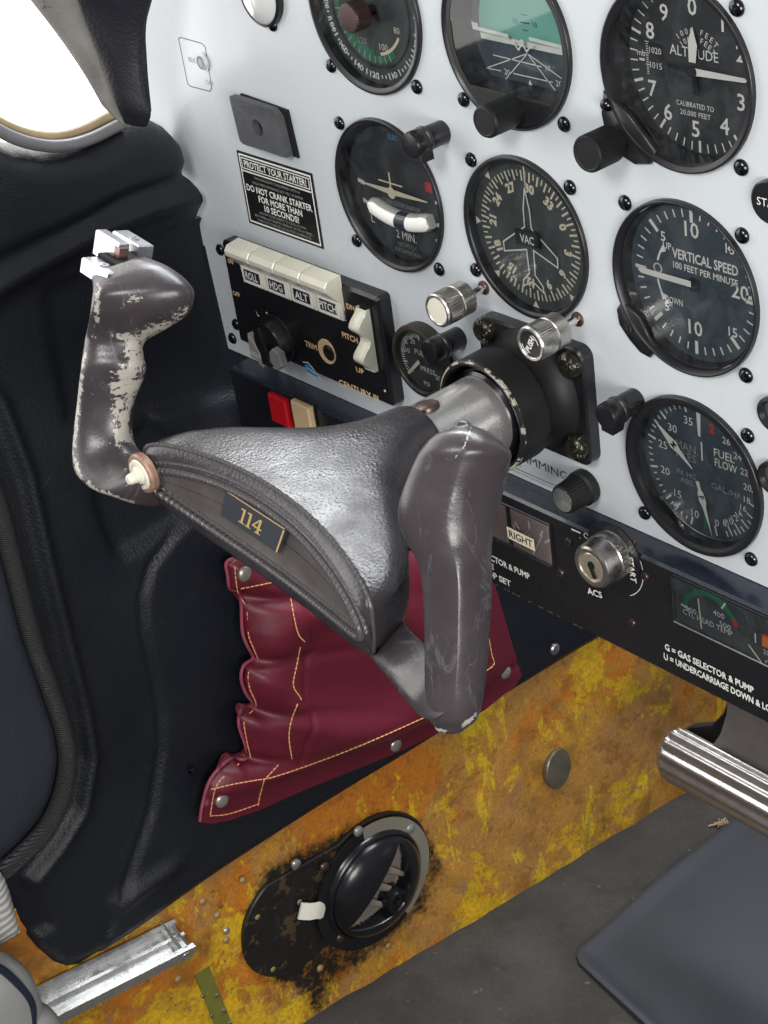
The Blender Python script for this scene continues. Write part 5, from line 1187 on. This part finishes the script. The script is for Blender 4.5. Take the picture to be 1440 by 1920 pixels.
def stitch(line, dash=7.0, gap=2.0, r_=.42):
    P_ = cr(np.array(line, float), 10); s = np.concatenate([[0], np.cumsum(np.linalg.norm(np.diff(P_, axis=0), axis=1))]); u = 0
    while u < s[-1] - 2:
        seg = [u, u + dash / 2, min(u + dash, s[-1])]; pp_ = [on_pocket(np.interp(v, s, P_[:, 0]), np.interp(v, s, P_[:, 1])) for v in seg]
        mb.tube(pp_, r_, 5); u += dash + gap
for ln in ([(440, 1062), (446, 1110), (462, 1140), (466, 1190), (478, 1222), (484, 1236)], [(480, 1244), (466, 1262), (468, 1290), (480, 1318), (478, 1326)], [(474, 1332), (458, 1350), (462, 1385), (470, 1420)],
           [(448, 1432), (424, 1452), (404, 1478), (394, 1530)], [(394, 1530), (430, 1526), (484, 1508)], [(452, 1104), (520, 1090), (560, 1078)],
           [(545, 1122), (552, 1160), (560, 1190), (574, 1206)], [(563, 1214), (556, 1250), (550, 1285), (562, 1306), (565, 1312)], [(558, 1320), (546, 1352), (542, 1385), (548, 1426)],
           [(396, 1480), (440, 1470), (480, 1463), (520, 1455), (620, 1420), (700, 1388), (790, 1348), (800, 1343)], [(496, 1460), (488, 1490), (484, 1510)], [(500, 1458), (522, 1434)], [(914, 1180), (922, 1226), (926, 1246), (905, 1262)], [(900, 1264), (860, 1296), (800, 1343)]): stitch(ln)
mb.build('stitching', 'thread', pt)
for px, py in ((459, 1076), (416, 1501), (742, 1397), (948, 1261)):
    p = on_pocket(px, py, .2); mb = MB(); mb.lathe([(4.9, -1), (4.9, .6), (4.2, 1.4), (2.5, 1.9), (0, 2.0)], tuple(p), ax=(1, 0, .05), n=26); mb.build('snap', 'snapm', pt)
mb = MB()      # pale turned edge of the double leather
for ln in (PK[18:] + PK[:2],):
    mb.tube([on_pocket(x - 1, y, -1.5) for x, y in cr(np.array(ln, float), 4)], 1.1, 6)
mb.build('turned_edge', 'maroonedge', pt)

# lower side wall in stained primer
XK = XW - 20
def k_h(px, W_):
    n_ = .5 * np.sin(W_[:, 1] * .09 + 1.3 * np.sin(W_[:, 2] * .05)) * np.sin(W_[:, 2] * .08) + .35 * np.sin(W_[:, 1] * .19 + W_[:, 2] * .15)
    dn = np.hypot((px[:, 0] - 1000), px[:, 1] - 1450); h = n_ - 5 * g(sdist(px, [(985, 1380), (1000, 1450), (1010, 1540)]), 14) * g(dn, 90)
    h += 2.0 * sig(sdist(px, [(380, 1600), (420, 1700), (470, 1810), (520, 1960)]) / 3) * 1.
    return h
FE = [(-200, 2230), (300, 2140), (480, 2025), (650, 1918), (820, 1810), (1000, 1702), (1170, 1597), (1330, 1497), (1600, 1330)]
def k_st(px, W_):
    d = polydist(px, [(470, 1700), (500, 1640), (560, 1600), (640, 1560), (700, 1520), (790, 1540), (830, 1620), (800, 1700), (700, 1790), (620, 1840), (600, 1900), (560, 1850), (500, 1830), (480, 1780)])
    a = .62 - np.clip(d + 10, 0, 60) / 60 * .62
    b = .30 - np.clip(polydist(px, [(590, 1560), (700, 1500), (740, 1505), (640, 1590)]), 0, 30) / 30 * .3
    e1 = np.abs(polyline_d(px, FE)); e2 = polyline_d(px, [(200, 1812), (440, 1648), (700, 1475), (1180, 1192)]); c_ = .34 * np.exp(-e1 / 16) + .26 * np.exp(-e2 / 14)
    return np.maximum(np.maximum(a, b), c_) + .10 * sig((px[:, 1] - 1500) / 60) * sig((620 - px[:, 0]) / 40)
FE = [(-200, 2230), (300, 2140), (480, 2025), (650, 1918), (820, 1810), (1000, 1702), (1170, 1597), (1330, 1497), (1600, 1330)]
kick = sheet([(-200, 1700), (60, 1700), (400, 1600), (1180, 1120), (1600, 860)] + FE[::-1], 4.0, k_h, XK, 'kick_panel', 'kick', attr=('stain', k_st))
tag(kick, 'yellow and orange stained metal lower side wall above the floor', 'kick panel')
ORGK = (0, 0, 0)
rv = MB(); rv.lathe([(2.9, -.5), (2.8, .8), (1.8, 1.7), (0, 2.0)], ax=(1, 0, 0), n=16)
for m_, lst in (('rivetb', [(560, 1690), (424, 1745)]), ('kickmet', [(481, 1718), (510, 1816), (407, 1716), (380, 1690), (728, 1773), (333, 1836), (424, 1762), (455, 1650), (600, 1815)])):
    me = rv.build('p', m_); dt_ = me.data; bpy.data.objects.remove(me)
    for px, py in lst: p = bp(px, py, 0, XK + 2.2); inst('rivet', dt_, kick, tuple(p))
p = bp(1046, 1441, 0, XK + 3)
t = thing('access_plug', 'tarnished round metal plug in the yellow side wall', 'plug', tuple(p)); mb = MB(); mb.lathe([(17.4, -3), (17.6, .6), (16.6, 1.6), (9, 2.2), (0, 2.4)], ax=(1, .12, .1), n=48, sx=.86); mb.build('disc', 'plug', t)

# fresh-air vent
vc = bp(697, 1655, 0, XK + 4); t = thing('air_vent', 'black round eyeball air vent on a two tone ring in the side wall', 'vent', tuple(vc))
av = lambda px, py, d=0.: (bp(px, py, 0, XK + 4 + d)[1] - vc[1], bp(px, py, 0, XK + 4 + d)[2] - vc[2])
TO = lambda a, d, b: (-d, a, b)
a1 = av(556, 1722)
P_ = []
for k in range(25): a = math.radians(100 + 180 * k / 24 + 12); P_.append((a1[0] + 47 * math.cos(a), a1[1] + 47 * math.sin(a)))
for k in range(25): a = math.radians(-80 + 180 * k / 24 + 12); P_.append((0 + 57 * math.cos(a), 0 + 56 * math.sin(a)))
mb = MB(); mb.prism(P_, 4, .5, bev=.8, to=TO); mb.build('mounting_plate', 'ventplate', t, ang=30)
mb = MB(); RR = 41.5
def rngseg(r0, r1, a0, a1_, d, mi, n=30, dd=1.6):
    V = []; 
    for i in range(n + 1):
        a = math.radians(a0 + (a1_ - a0) * i / n)
        for r_, h_ in ((r1, d), (r1, d + dd), (r0, d + dd), (r0, d)): V.append((h_, r_ * math.cos(a), r_ * math.sin(a)))
    F = [(4 * i + j, 4 * i + j + 1, 4 * i + j + 5, 4 * i + j + 4) for i in range(n) for j in range(3)] + [(0, 1, 2, 3), (4 * n + 3, 4 * n + 2, 4 * n + 1, 4 * n)]
    mb.add(V, F, mi)
rngseg(27, RR, -62, 92, 1.2, 0); rngseg(27, RR, 92.3, 297.7, 1.2, 1)
mb.build('ring', ['ringgrey', 'black'], t, ang=30).scale = (1.1, 1.3, 1.3)
mb = MB(); mb.lathe([(34, 2.2), (33, 5), (31.8, 6), (31, 3)], ax=(1, 0, 0), n=64); mb.build('ring_lip', 'glossblack', t).scale = (1.1, 1.32, 1.32)
# eyeball: dome with a lens shaped opening cut through it
rb = 32.; mb = MB(); bc = (-.0, 0, 0)
ang_s = math.radians(38); ca, sa = math.cos(ang_s), math.sin(ang_s)
N1, N2 = 90, 260; V = []; F = []
def dome(r_, a): hgt = 4 + 15 * math.sqrt(max(0, 1 - (r_ / 31.) ** 2)); return (hgt, r_ * math.cos(a), r_ * math.sin(a))
def slot(y_, z_): u = y_ * ca + z_ * sa; v = -y_ * sa + z_ * ca; return u, v
for i in range(N1 + 1):
    for k in range(N2):
        x_, y_, z_ = dome(31. * i / N1, 2 * math.pi * k / N2); u, v = slot(y_, z_)
        vb = v - 7.; lim = 23. * max(0, 1 - (u / 27.5) ** 2)
        e = sig((lim * (1 if vb < 0 else .12) - abs(vb)) / .45)
        x_ = x_ - e * (14. * max(0, 1 - (u / 27) ** 2) ** .5)
        V.append((x_, y_, z_))
for i in range(N1):
    for k in range(N2): F.append((i * N2 + k, i * N2 + (k + 1) % N2, (i + 1) * N2 + (k + 1) % N2, (i + 1) * N2 + k))
mb.add(V, F)
mi = []
for f in mb.f:
    c = np.mean([mb.v[i] for i in f], 0); u, v = slot(c[1], c[2]); vb = v - 7.; lim = 22. * max(0, 1 - (u / 27.) ** 2); mi.append(1 if (vb < 0 and abs(vb) < lim) or (0 <= vb < lim * .08) else 0)
mb.m = mi; mb.build('eyeball', ['glossblack', 'taupe'], t, ang=60).scale = (1.15, 1.34, 1.34)
mb = MB()
for uu, a_ in ((-9, .9), (1, 1.15), (11, .95)):
    P_ = [(uu * ca - vv_ * sa * 1., uu * sa + vv_ * ca) for vv_ in (-13, 5.)]
    mb.tube([(7.5, P_[0][0] + 2.5, P_[0][1]), (9.5, P_[1][0], P_[1][1])], [1.2, 2.6], 8)
mb.build('vane', 'taupe', t).scale = (1.15, 1.34, 1.34)
mb = MB(); k_ = av(744, 1690, 16); mb.lathe([(10.2, 6), (10.0, 16), (9.2, 18.2), (7.0, 18.6), (6.2, 16.4), (3.0, 16.2), (2.6, 18), (0, 18.4)], (0, k_[0], k_[1]), ax=(1, 0, 0), n=36); mb.build('knob', 'glossblack', t)
for px, py, m_ in ((768, 1553, 'rivetb'), (671, 1558, 'rivetb'), (607, 1625, 'bronze'), (637, 1758, 'bronze'), (554, 1620, 'brightalu')):
    y_, z_ = av(px, py, 2); mb = MB(); mb.lathe([(4.0, 1.5), (4.0, 3.4), (2.8, 4.4), (0, 4.8)], (0, y_, z_), ax=(1, 0, 0), n=20); mb.build('screw', m_, t)
y_, z_ = av(588, 1711, 6); mb = MB(); P_ = cr(np.array([(-9.5, 7, 3), (-3, 4, 6.5), (3, 1.5, 7.5), (8, -4.5, 6)]), 8)
V = []; F = []
for i, q_ in enumerate(P_):
    wdt = 6.4 * (1 if i < len(P_) - 6 else math.sqrt(max(.02, 1 - ((i - len(P_) + 7) / 7) ** 2)))
    d_ = np.array([.45, .9]); d_ /= np.linalg.norm(d_)
    for s_ in (-1, 1):
        for hh_ in (0, 1.6): V.append((q_[2] + hh_, y_ + q_[0] + d_[0] * wdt * s_, z_ + q_[1] + d_[1] * wdt * s_))
for i in range(len(P_) - 1):
    b = 4 * i; F += [(b, b + 4, b + 5, b + 1), (b + 1, b + 5, b + 7, b + 3), (b + 3, b + 7, b + 6, b + 2), (b + 2, b + 6, b + 4, b)]
F += [(0, 1, 3, 2), (b + 4, b + 6, b + 7, b + 5)]
mb.add(V, F); mb.build('lever_tab', 'paint', t, ang=50)

# aluminium seat rail
r0 = bp(-20, 1935, 0, XK + 16); r1 = bp(346, 1752, 0, XK + 16)
t = thing('seat_rail', 'bright aluminium channel rail under the corner of the side trim', 'rail', tuple((r0 + r1) / 2)); ORG = list((r0 + r1) / 2)
dv = r1 - r0; ln = np.linalg.norm(dv); dv /= ln; up_ = np.array([.35, 0, .94]); up_ -= dv * (up_ @ dv); up_ /= np.linalg.norm(up_); sd_ = np.cross(dv, up_)
prof = [(-11, -9), (-11, 2), (-8.5, 2), (-8.5, -4), (-1.5, -4), (-1.5, 1), (.5, 1), (.5, -4), (8, -4), (8, 2.6), (11, 2.6), (11, -9)]
prof = [(a * 1.15, b) for a, b in prof]
mb = MB(); V = [np.array(p_) for e_ in (-ln / 2, ln / 2) for p_ in [dv * e_ + sd_ * a + up_ * b for a, b in prof]]; n = len(prof)
mb.add(V, [(k, (k + 1) % n, n + (k + 1) % n, n + k) for k in range(n)] + [tuple(range(n))[::-1], tuple(range(n, 2 * n))]); mb.build('channel', 'railalu', t, ang=25)
mb = MB(); e_ = dv * (ln / 2 - 9)
mb.tube([e_ + sd_ * -15 + up_ * 1, e_ + sd_ * 15 + up_ * 1], 1.3, 10); mb.tube([e_ + dv * 5 + sd_ * -17 + up_ * -2, e_ + dv * 4 + sd_ * 10 + up_ * 5], 1.0, 8)
mb.tube([e_ + sd_ * 15 + up_ * 1 + dv * 3 * math.cos(a) + up_ * 3 * math.sin(a) for a in np.linspace(0, 5, 14)], .9, 8); mb.tube([e_ - dv * 6 + sd_ * -17 + dv * 3 * math.cos(a) + up_ * 3 * math.sin(a) for a in np.linspace(0, 5, 14)], .9, 8)
mb.build('locking_pin', 'brightalu', t)
# olive rib between the floor plates
t = sheet([(366, 1830), (392, 1812), (412, 1860), (450, 1960), (418, 1960)], 5, None, XK + 3.2, 'stiffening_rib', 'olive', back=2); tag(t, 'olive green primed rib in the stained lower wall at the bottom', 'rib')
mb = MB()
for px, py in ((380, 1868), (406, 1866), (396, 1905), (420, 1895), (430, 1918)): mb.lathe([(1.6, 0), (1.4, 1), (0, 1.4)], tuple(bp(px, py, 0, XK + 3.4)), ax=(1, 0, 0), n=10)
mb.build('rivet_row', 'alu', t)

# ------------------------------------------------------------------ floor, mat, pedal
FN = (0, .128, 1.); FK = -685.
fl = lambda px, py, o=0.: bpn(px, py, FN, FK + o)
mb = MB(); nx, ny = 60, 70
for j in range(ny + 1):
    for i in range(nx + 1):
        x = -290 + 760 * i / nx; y = -420 + 950 * j / ny; mb.v.append((x, y, FK - .128 * y + .9 * math.sin(x * .04 + y * .02) + .5 * math.sin(y * .07 + 2)))
mb.f = [[j * (nx + 1) + i, j * (nx + 1) + i + 1, (j + 1) * (nx + 1) + i + 1, (j + 1) * (nx + 1) + i] for j in range(ny) for i in range(nx)]; mb.m = [0] * len(mb.f)
struct(mb.build('floor', 'floor'))
corner = [fl(1500, 1432, 4), fl(1230, 1650, 4), fl(1110, 1757, 4), fl(1088, 1775, 4), fl(1080, 1790, 4), fl(1086, 1806, 4), fl(1110, 1828, 4), fl(1330, 2030, 4), fl(1900, 2250, 4), fl(1900, 1560, 4)]
C2 = np.array([(p[0], p[1]) for p in corner])
mb = MB()
def inset(P, d):
    e1 = np.roll(P, -1, 0) - P; e0 = P - np.roll(P, 1, 0); f_ = lambda e: np.stack([-e[:, 1], e[:, 0]], 1) / np.linalg.norm(e, axis=1)[:, None]
    nn = f_(e0) + f_(e1); nn /= (np.linalg.norm(nn, axis=1) ** 2)[:, None] / 2
    a = .5 * np.sum(P[:, 0] * np.roll(P[:, 1], -1) - np.roll(P[:, 0], -1) * P[:, 1]); return P + nn * d * np.sign(a)
prs = [(C2, 1.5), (C2, 4.2), (inset(C2, 1.5), 5.2), (inset(C2, 6), 5.2), (inset(C2, 8), 3.6), (inset(C2, 20), 3.4)]
n = len(C2); V = [(p[0], p[1], FK - .128 * p[1] + h_) for R_2, h_ in prs for p in R_2]
mb.add(V, [(i * n + k, i * n + (k + 1) % n, (i + 1) * n + (k + 1) % n, (i + 1) * n + k) for i in range(len(prs) - 1) for k in range(n)] + [tuple((len(prs) - 1) * n + k for k in range(n))])
tag(mb.build('floor_mat', 'mat', ang=40), 'blue grey rubber floor mat with raised rim lying on the carpet', 'mat')
pf = fl(1350, 1545, 2); t = thing('straw_scrap', 'small tuft of dry straw on the floor beside the mat', 'straw', tuple(pf)); mb = MB()
for k in range(26):
    a = rng.uniform(0, 6.28); l_ = rng.uniform(3, 9); o_ = rng.normal(0, 2.2, 2); mb.tube([(o_[0] + 3, o_[1], rng.uniform(0, 2)), (o_[0] + 3 + l_ * math.cos(a) * .5, o_[1] + l_ * math.sin(a) * .6, rng.uniform(1, 5))], .5, 5)
mb.tube([(0, 0, 1), (-5, -9, 1)], .8, 6); mb.tube([(1, 2, 1), (-3, -4, 2)], .9, 6); mb.build('stalks', 'straw', t)
YP = 225.; c0 = bp(1262, 1413, 1, YP); c1 = bp(1500, 1532, 1, YP); ORG = [c0[0], YP, c0[2]]
t = thing('rudder_pedal', 'ribbed aluminium rudder pedal bar in front of the stained wall', 'pedal', tuple(ORG))
prof = [(5, .5), (4, 9), (0, 13.2), (-.0, 13.2)]
mb = MB(); n = 156; V = []; xs = [-8, -7.4, -5.5, -2.5, 0, 1.5, 3, (c1[0] - c0[0]) + 40]
for x, sc_ in zip(xs, (.05, .35, .68, .9, .97, 1, 1, 1)):
    for k in range(n):
        a = 2 * math.pi * k / n; r_ = 20.5 * sc_
        if x >= 1.5: r_ += 1.7 * math.cos(a * 13)
        V.append((x, -r_ * math.cos(a) * .8, r_ * math.sin(a)))
F = [(i * n + k, i * n + (k + 1) % n, (i + 1) * n + (k + 1) % n, (i + 1) * n + k) for i in range(len(xs) - 1) for k in range(n)]
mb.add(V, F); mb.build('ribbed_bar', 'pedalalu', t, ang=50)
mb = MB(); P_ = [bp(x, y, 1, YP + 12) - np.array(ORG) for x, y in ((1366, 1305), (1363, 1340), (1352, 1375), (1334, 1402), (1330, 1425), (1520, 1520), (1520, 1330))]
mb.prism([(p[0], p[2]) for p in P_][::-1], 16, 10, bev=1.5); mb.build('pedal_arm', 'pedalgrey', t, ang=40)
mb = MB(); P_ = [bp(x, y, 1, YP + 24) - np.array(ORG) for x, y in ((1268, 1378), (1290, 1366), (1330, 1362), (1352, 1340), (1362, 1310), (1400, 1320), (1400, 1470), (1262, 1420))]
mb.prism([(p[0], p[2]) for p in P_], 32, 26, bev=1); mb.build('pedal_gap_shade', 'hole', t, ang=40)  # black plate put in for the shadow between bar and arm

# ------------------------------------------------------------------ seat corner at the lower left
XS = -205.
ORG = list(bp(20, 1900, 0, XS)); t = thing('seat_cushion', 'grey vinyl seat corner with dark piping at the bottom left', 'seat', tuple(ORG))
mb = MB()
c = bp(-40, 1925, 0, XS) - np.array(ORG); V = []; F = []; n1, n2 = 24, 36
def blob(c, r_, e=.7):
    V = []; 
    for i in range(n1 + 1):
        a = math.pi * i / n1
        for k in range(n2):
            b = 2 * math.pi * k / n2; f_ = lambda v: math.copysign(abs(v) ** e, v); V.append((c[0] + r_[0] * f_(math.sin(a)) * f_(math.cos(b)), c[1] + r_[1] * f_(math.sin(a)) * f_(math.sin(b)), c[2] + r_[2] * f_(math.cos(a))))
    mb.add(V, [(i * n2 + k, i * n2 + (k + 1) % n2, (i + 1) * n2 + (k + 1) % n2, (i + 1) * n2 + k) for i in range(n1) for k in range(n2)])
blob(c, (20, 38, 42)); blob(bp(50, 1955, 0, XS + 6) - np.array(ORG), (18, 22, 24), .8); mb.build('cushion', 'seatgrey', t, ang=80)
mb = MB(); P_ = cr(np.array([(-60, 1800), (-10, 1812), (18, 1830), (45, 1858), (60, 1885), (62, 1925)], float), 6); mb.tube([bp(x, y, 0, XS + 16) - np.array(ORG) for x, y in P_], 2.4, 10); mb.build('piping', 'bluedk', t)
def m_stripe():
    m, nt, b = newmat('striped_fabric'); tc = nt.nodes.new('ShaderNodeTexCoord'); w = N(nt, 'ShaderNodeTexWave'); w.bands_direction = 'Z'; w.inputs['Scale'].default_value = 60; w.inputs['Distortion'].default_value = 3; w.inputs['Detail'].default_value = 4
    L(nt, tc.outputs['Object'], w.inputs['Vector']); L(nt, mix(nt, w.outputs['Fac'], (.30, .30, .28), (.62, .61, .57)), b.inputs['Base Color']); b.inputs['Roughness'].default_value = .9; bump(nt, b, w.outputs['Fac'], .5, .001); return m
MAT['stripe'] = m_stripe()
t = sheet([(-160, 1590), (-30, 1622), (2, 1634), (14, 1652), (26, 1680), (36, 1718), (46, 1756), (20, 1772), (-10, 1786), (-160, 1850)], 3, lambda px, W_: -5 * np.exp(-np.abs(polydist(px, [(-160, 1590), (2, 1634), (26, 1680), (46, 1756), (-10, 1786), (-160, 1850)])) / 8), XW + 14, 'fabric_cover', 'stripe', back=8)
tag(t, 'pale striped fabric edge at the left border below the door seal', 'fabric')

# ------------------------------------------------------------------ daylight
m, nt, b = newmat('white_daylight'); nt.nodes.remove(b); em = N(nt, 'ShaderNodeEmission'); em.inputs['Strength'].default_value = SKYE; em.inputs['Color'].default_value = (1, .985, .96, 1)
L(nt, em.outputs[0], nt.nodes['Material Output'].inputs['Surface']); MAT['daylight'] = m
mb = MB(); mb.add([(-620, -900, -160), (-620, 420, -160), (-620, 420, 700), (-620, -900, 700)], [(0, 1, 2, 3)]); struct(mb.build('sky', 'daylight', smooth=False))
w = bpy.data.worlds.new('World'); sc.world = w; w.use_nodes = True; nt = w.node_tree; bg = nt.nodes['Background']
tc = nt.nodes.new('ShaderNodeTexCoord'); sp = nt.nodes.new('ShaderNodeSeparateXYZ'); L(nt, tc.outputs['Generated'], sp.inputs[0])
ma = N(nt, 'ShaderNodeMath', operation='MULTIPLY_ADD'); L(nt, sp.outputs['Z'], ma.inputs[0]); ma.inputs[1].default_value = .5; ma.inputs[2].default_value = .5
nz = N(nt, 'ShaderNodeTexNoise'); nz.inputs['Scale'].default_value = 3.0; nz.inputs['Detail'].default_value = 6; L(nt, tc.outputs['Generated'], nz.inputs['Vector'])
gr = ramp(nt, ma.outputs[0], [(0., (.10, .12, .16)), (.32, (.22, .28, .38)), (.48, (.30, .36, .46)), (.56, (.75, .82, .95)), (1., (.95, .98, 1.05))])
cl = mix(nt, ramp(nt, nz.outputs['Fac'], [(.45, 0.), (.65, .6)]), gr, (1.0, 1.0, 1.0))
L(nt, cl, bg.inputs['Color']); bg.inputs['Strength'].default_value = WORLDS
def area(name, loc, target, size, power, col=(1, 1, 1), sy=None):
    l = bpy.data.lights.new(name, 'AREA'); l.energy = power; l.color = col; l.size = size * MM; l.shape = 'RECTANGLE'; l.size_y = (sy or size) * MM
    o = bpy.data.objects.new(name, l); COL.objects.link(o); o.location = [v * MM for v in loc]
    o.rotation_euler = (Vector(target) - Vector(loc)).to_track_quat('-Z', 'Y').to_euler(); return o
for nm, lo_, tg_, sz_, pw_, cl_, sy_ in LIGHTS: area(nm, lo_, tg_, sz_, pw_, cl_, sy_)
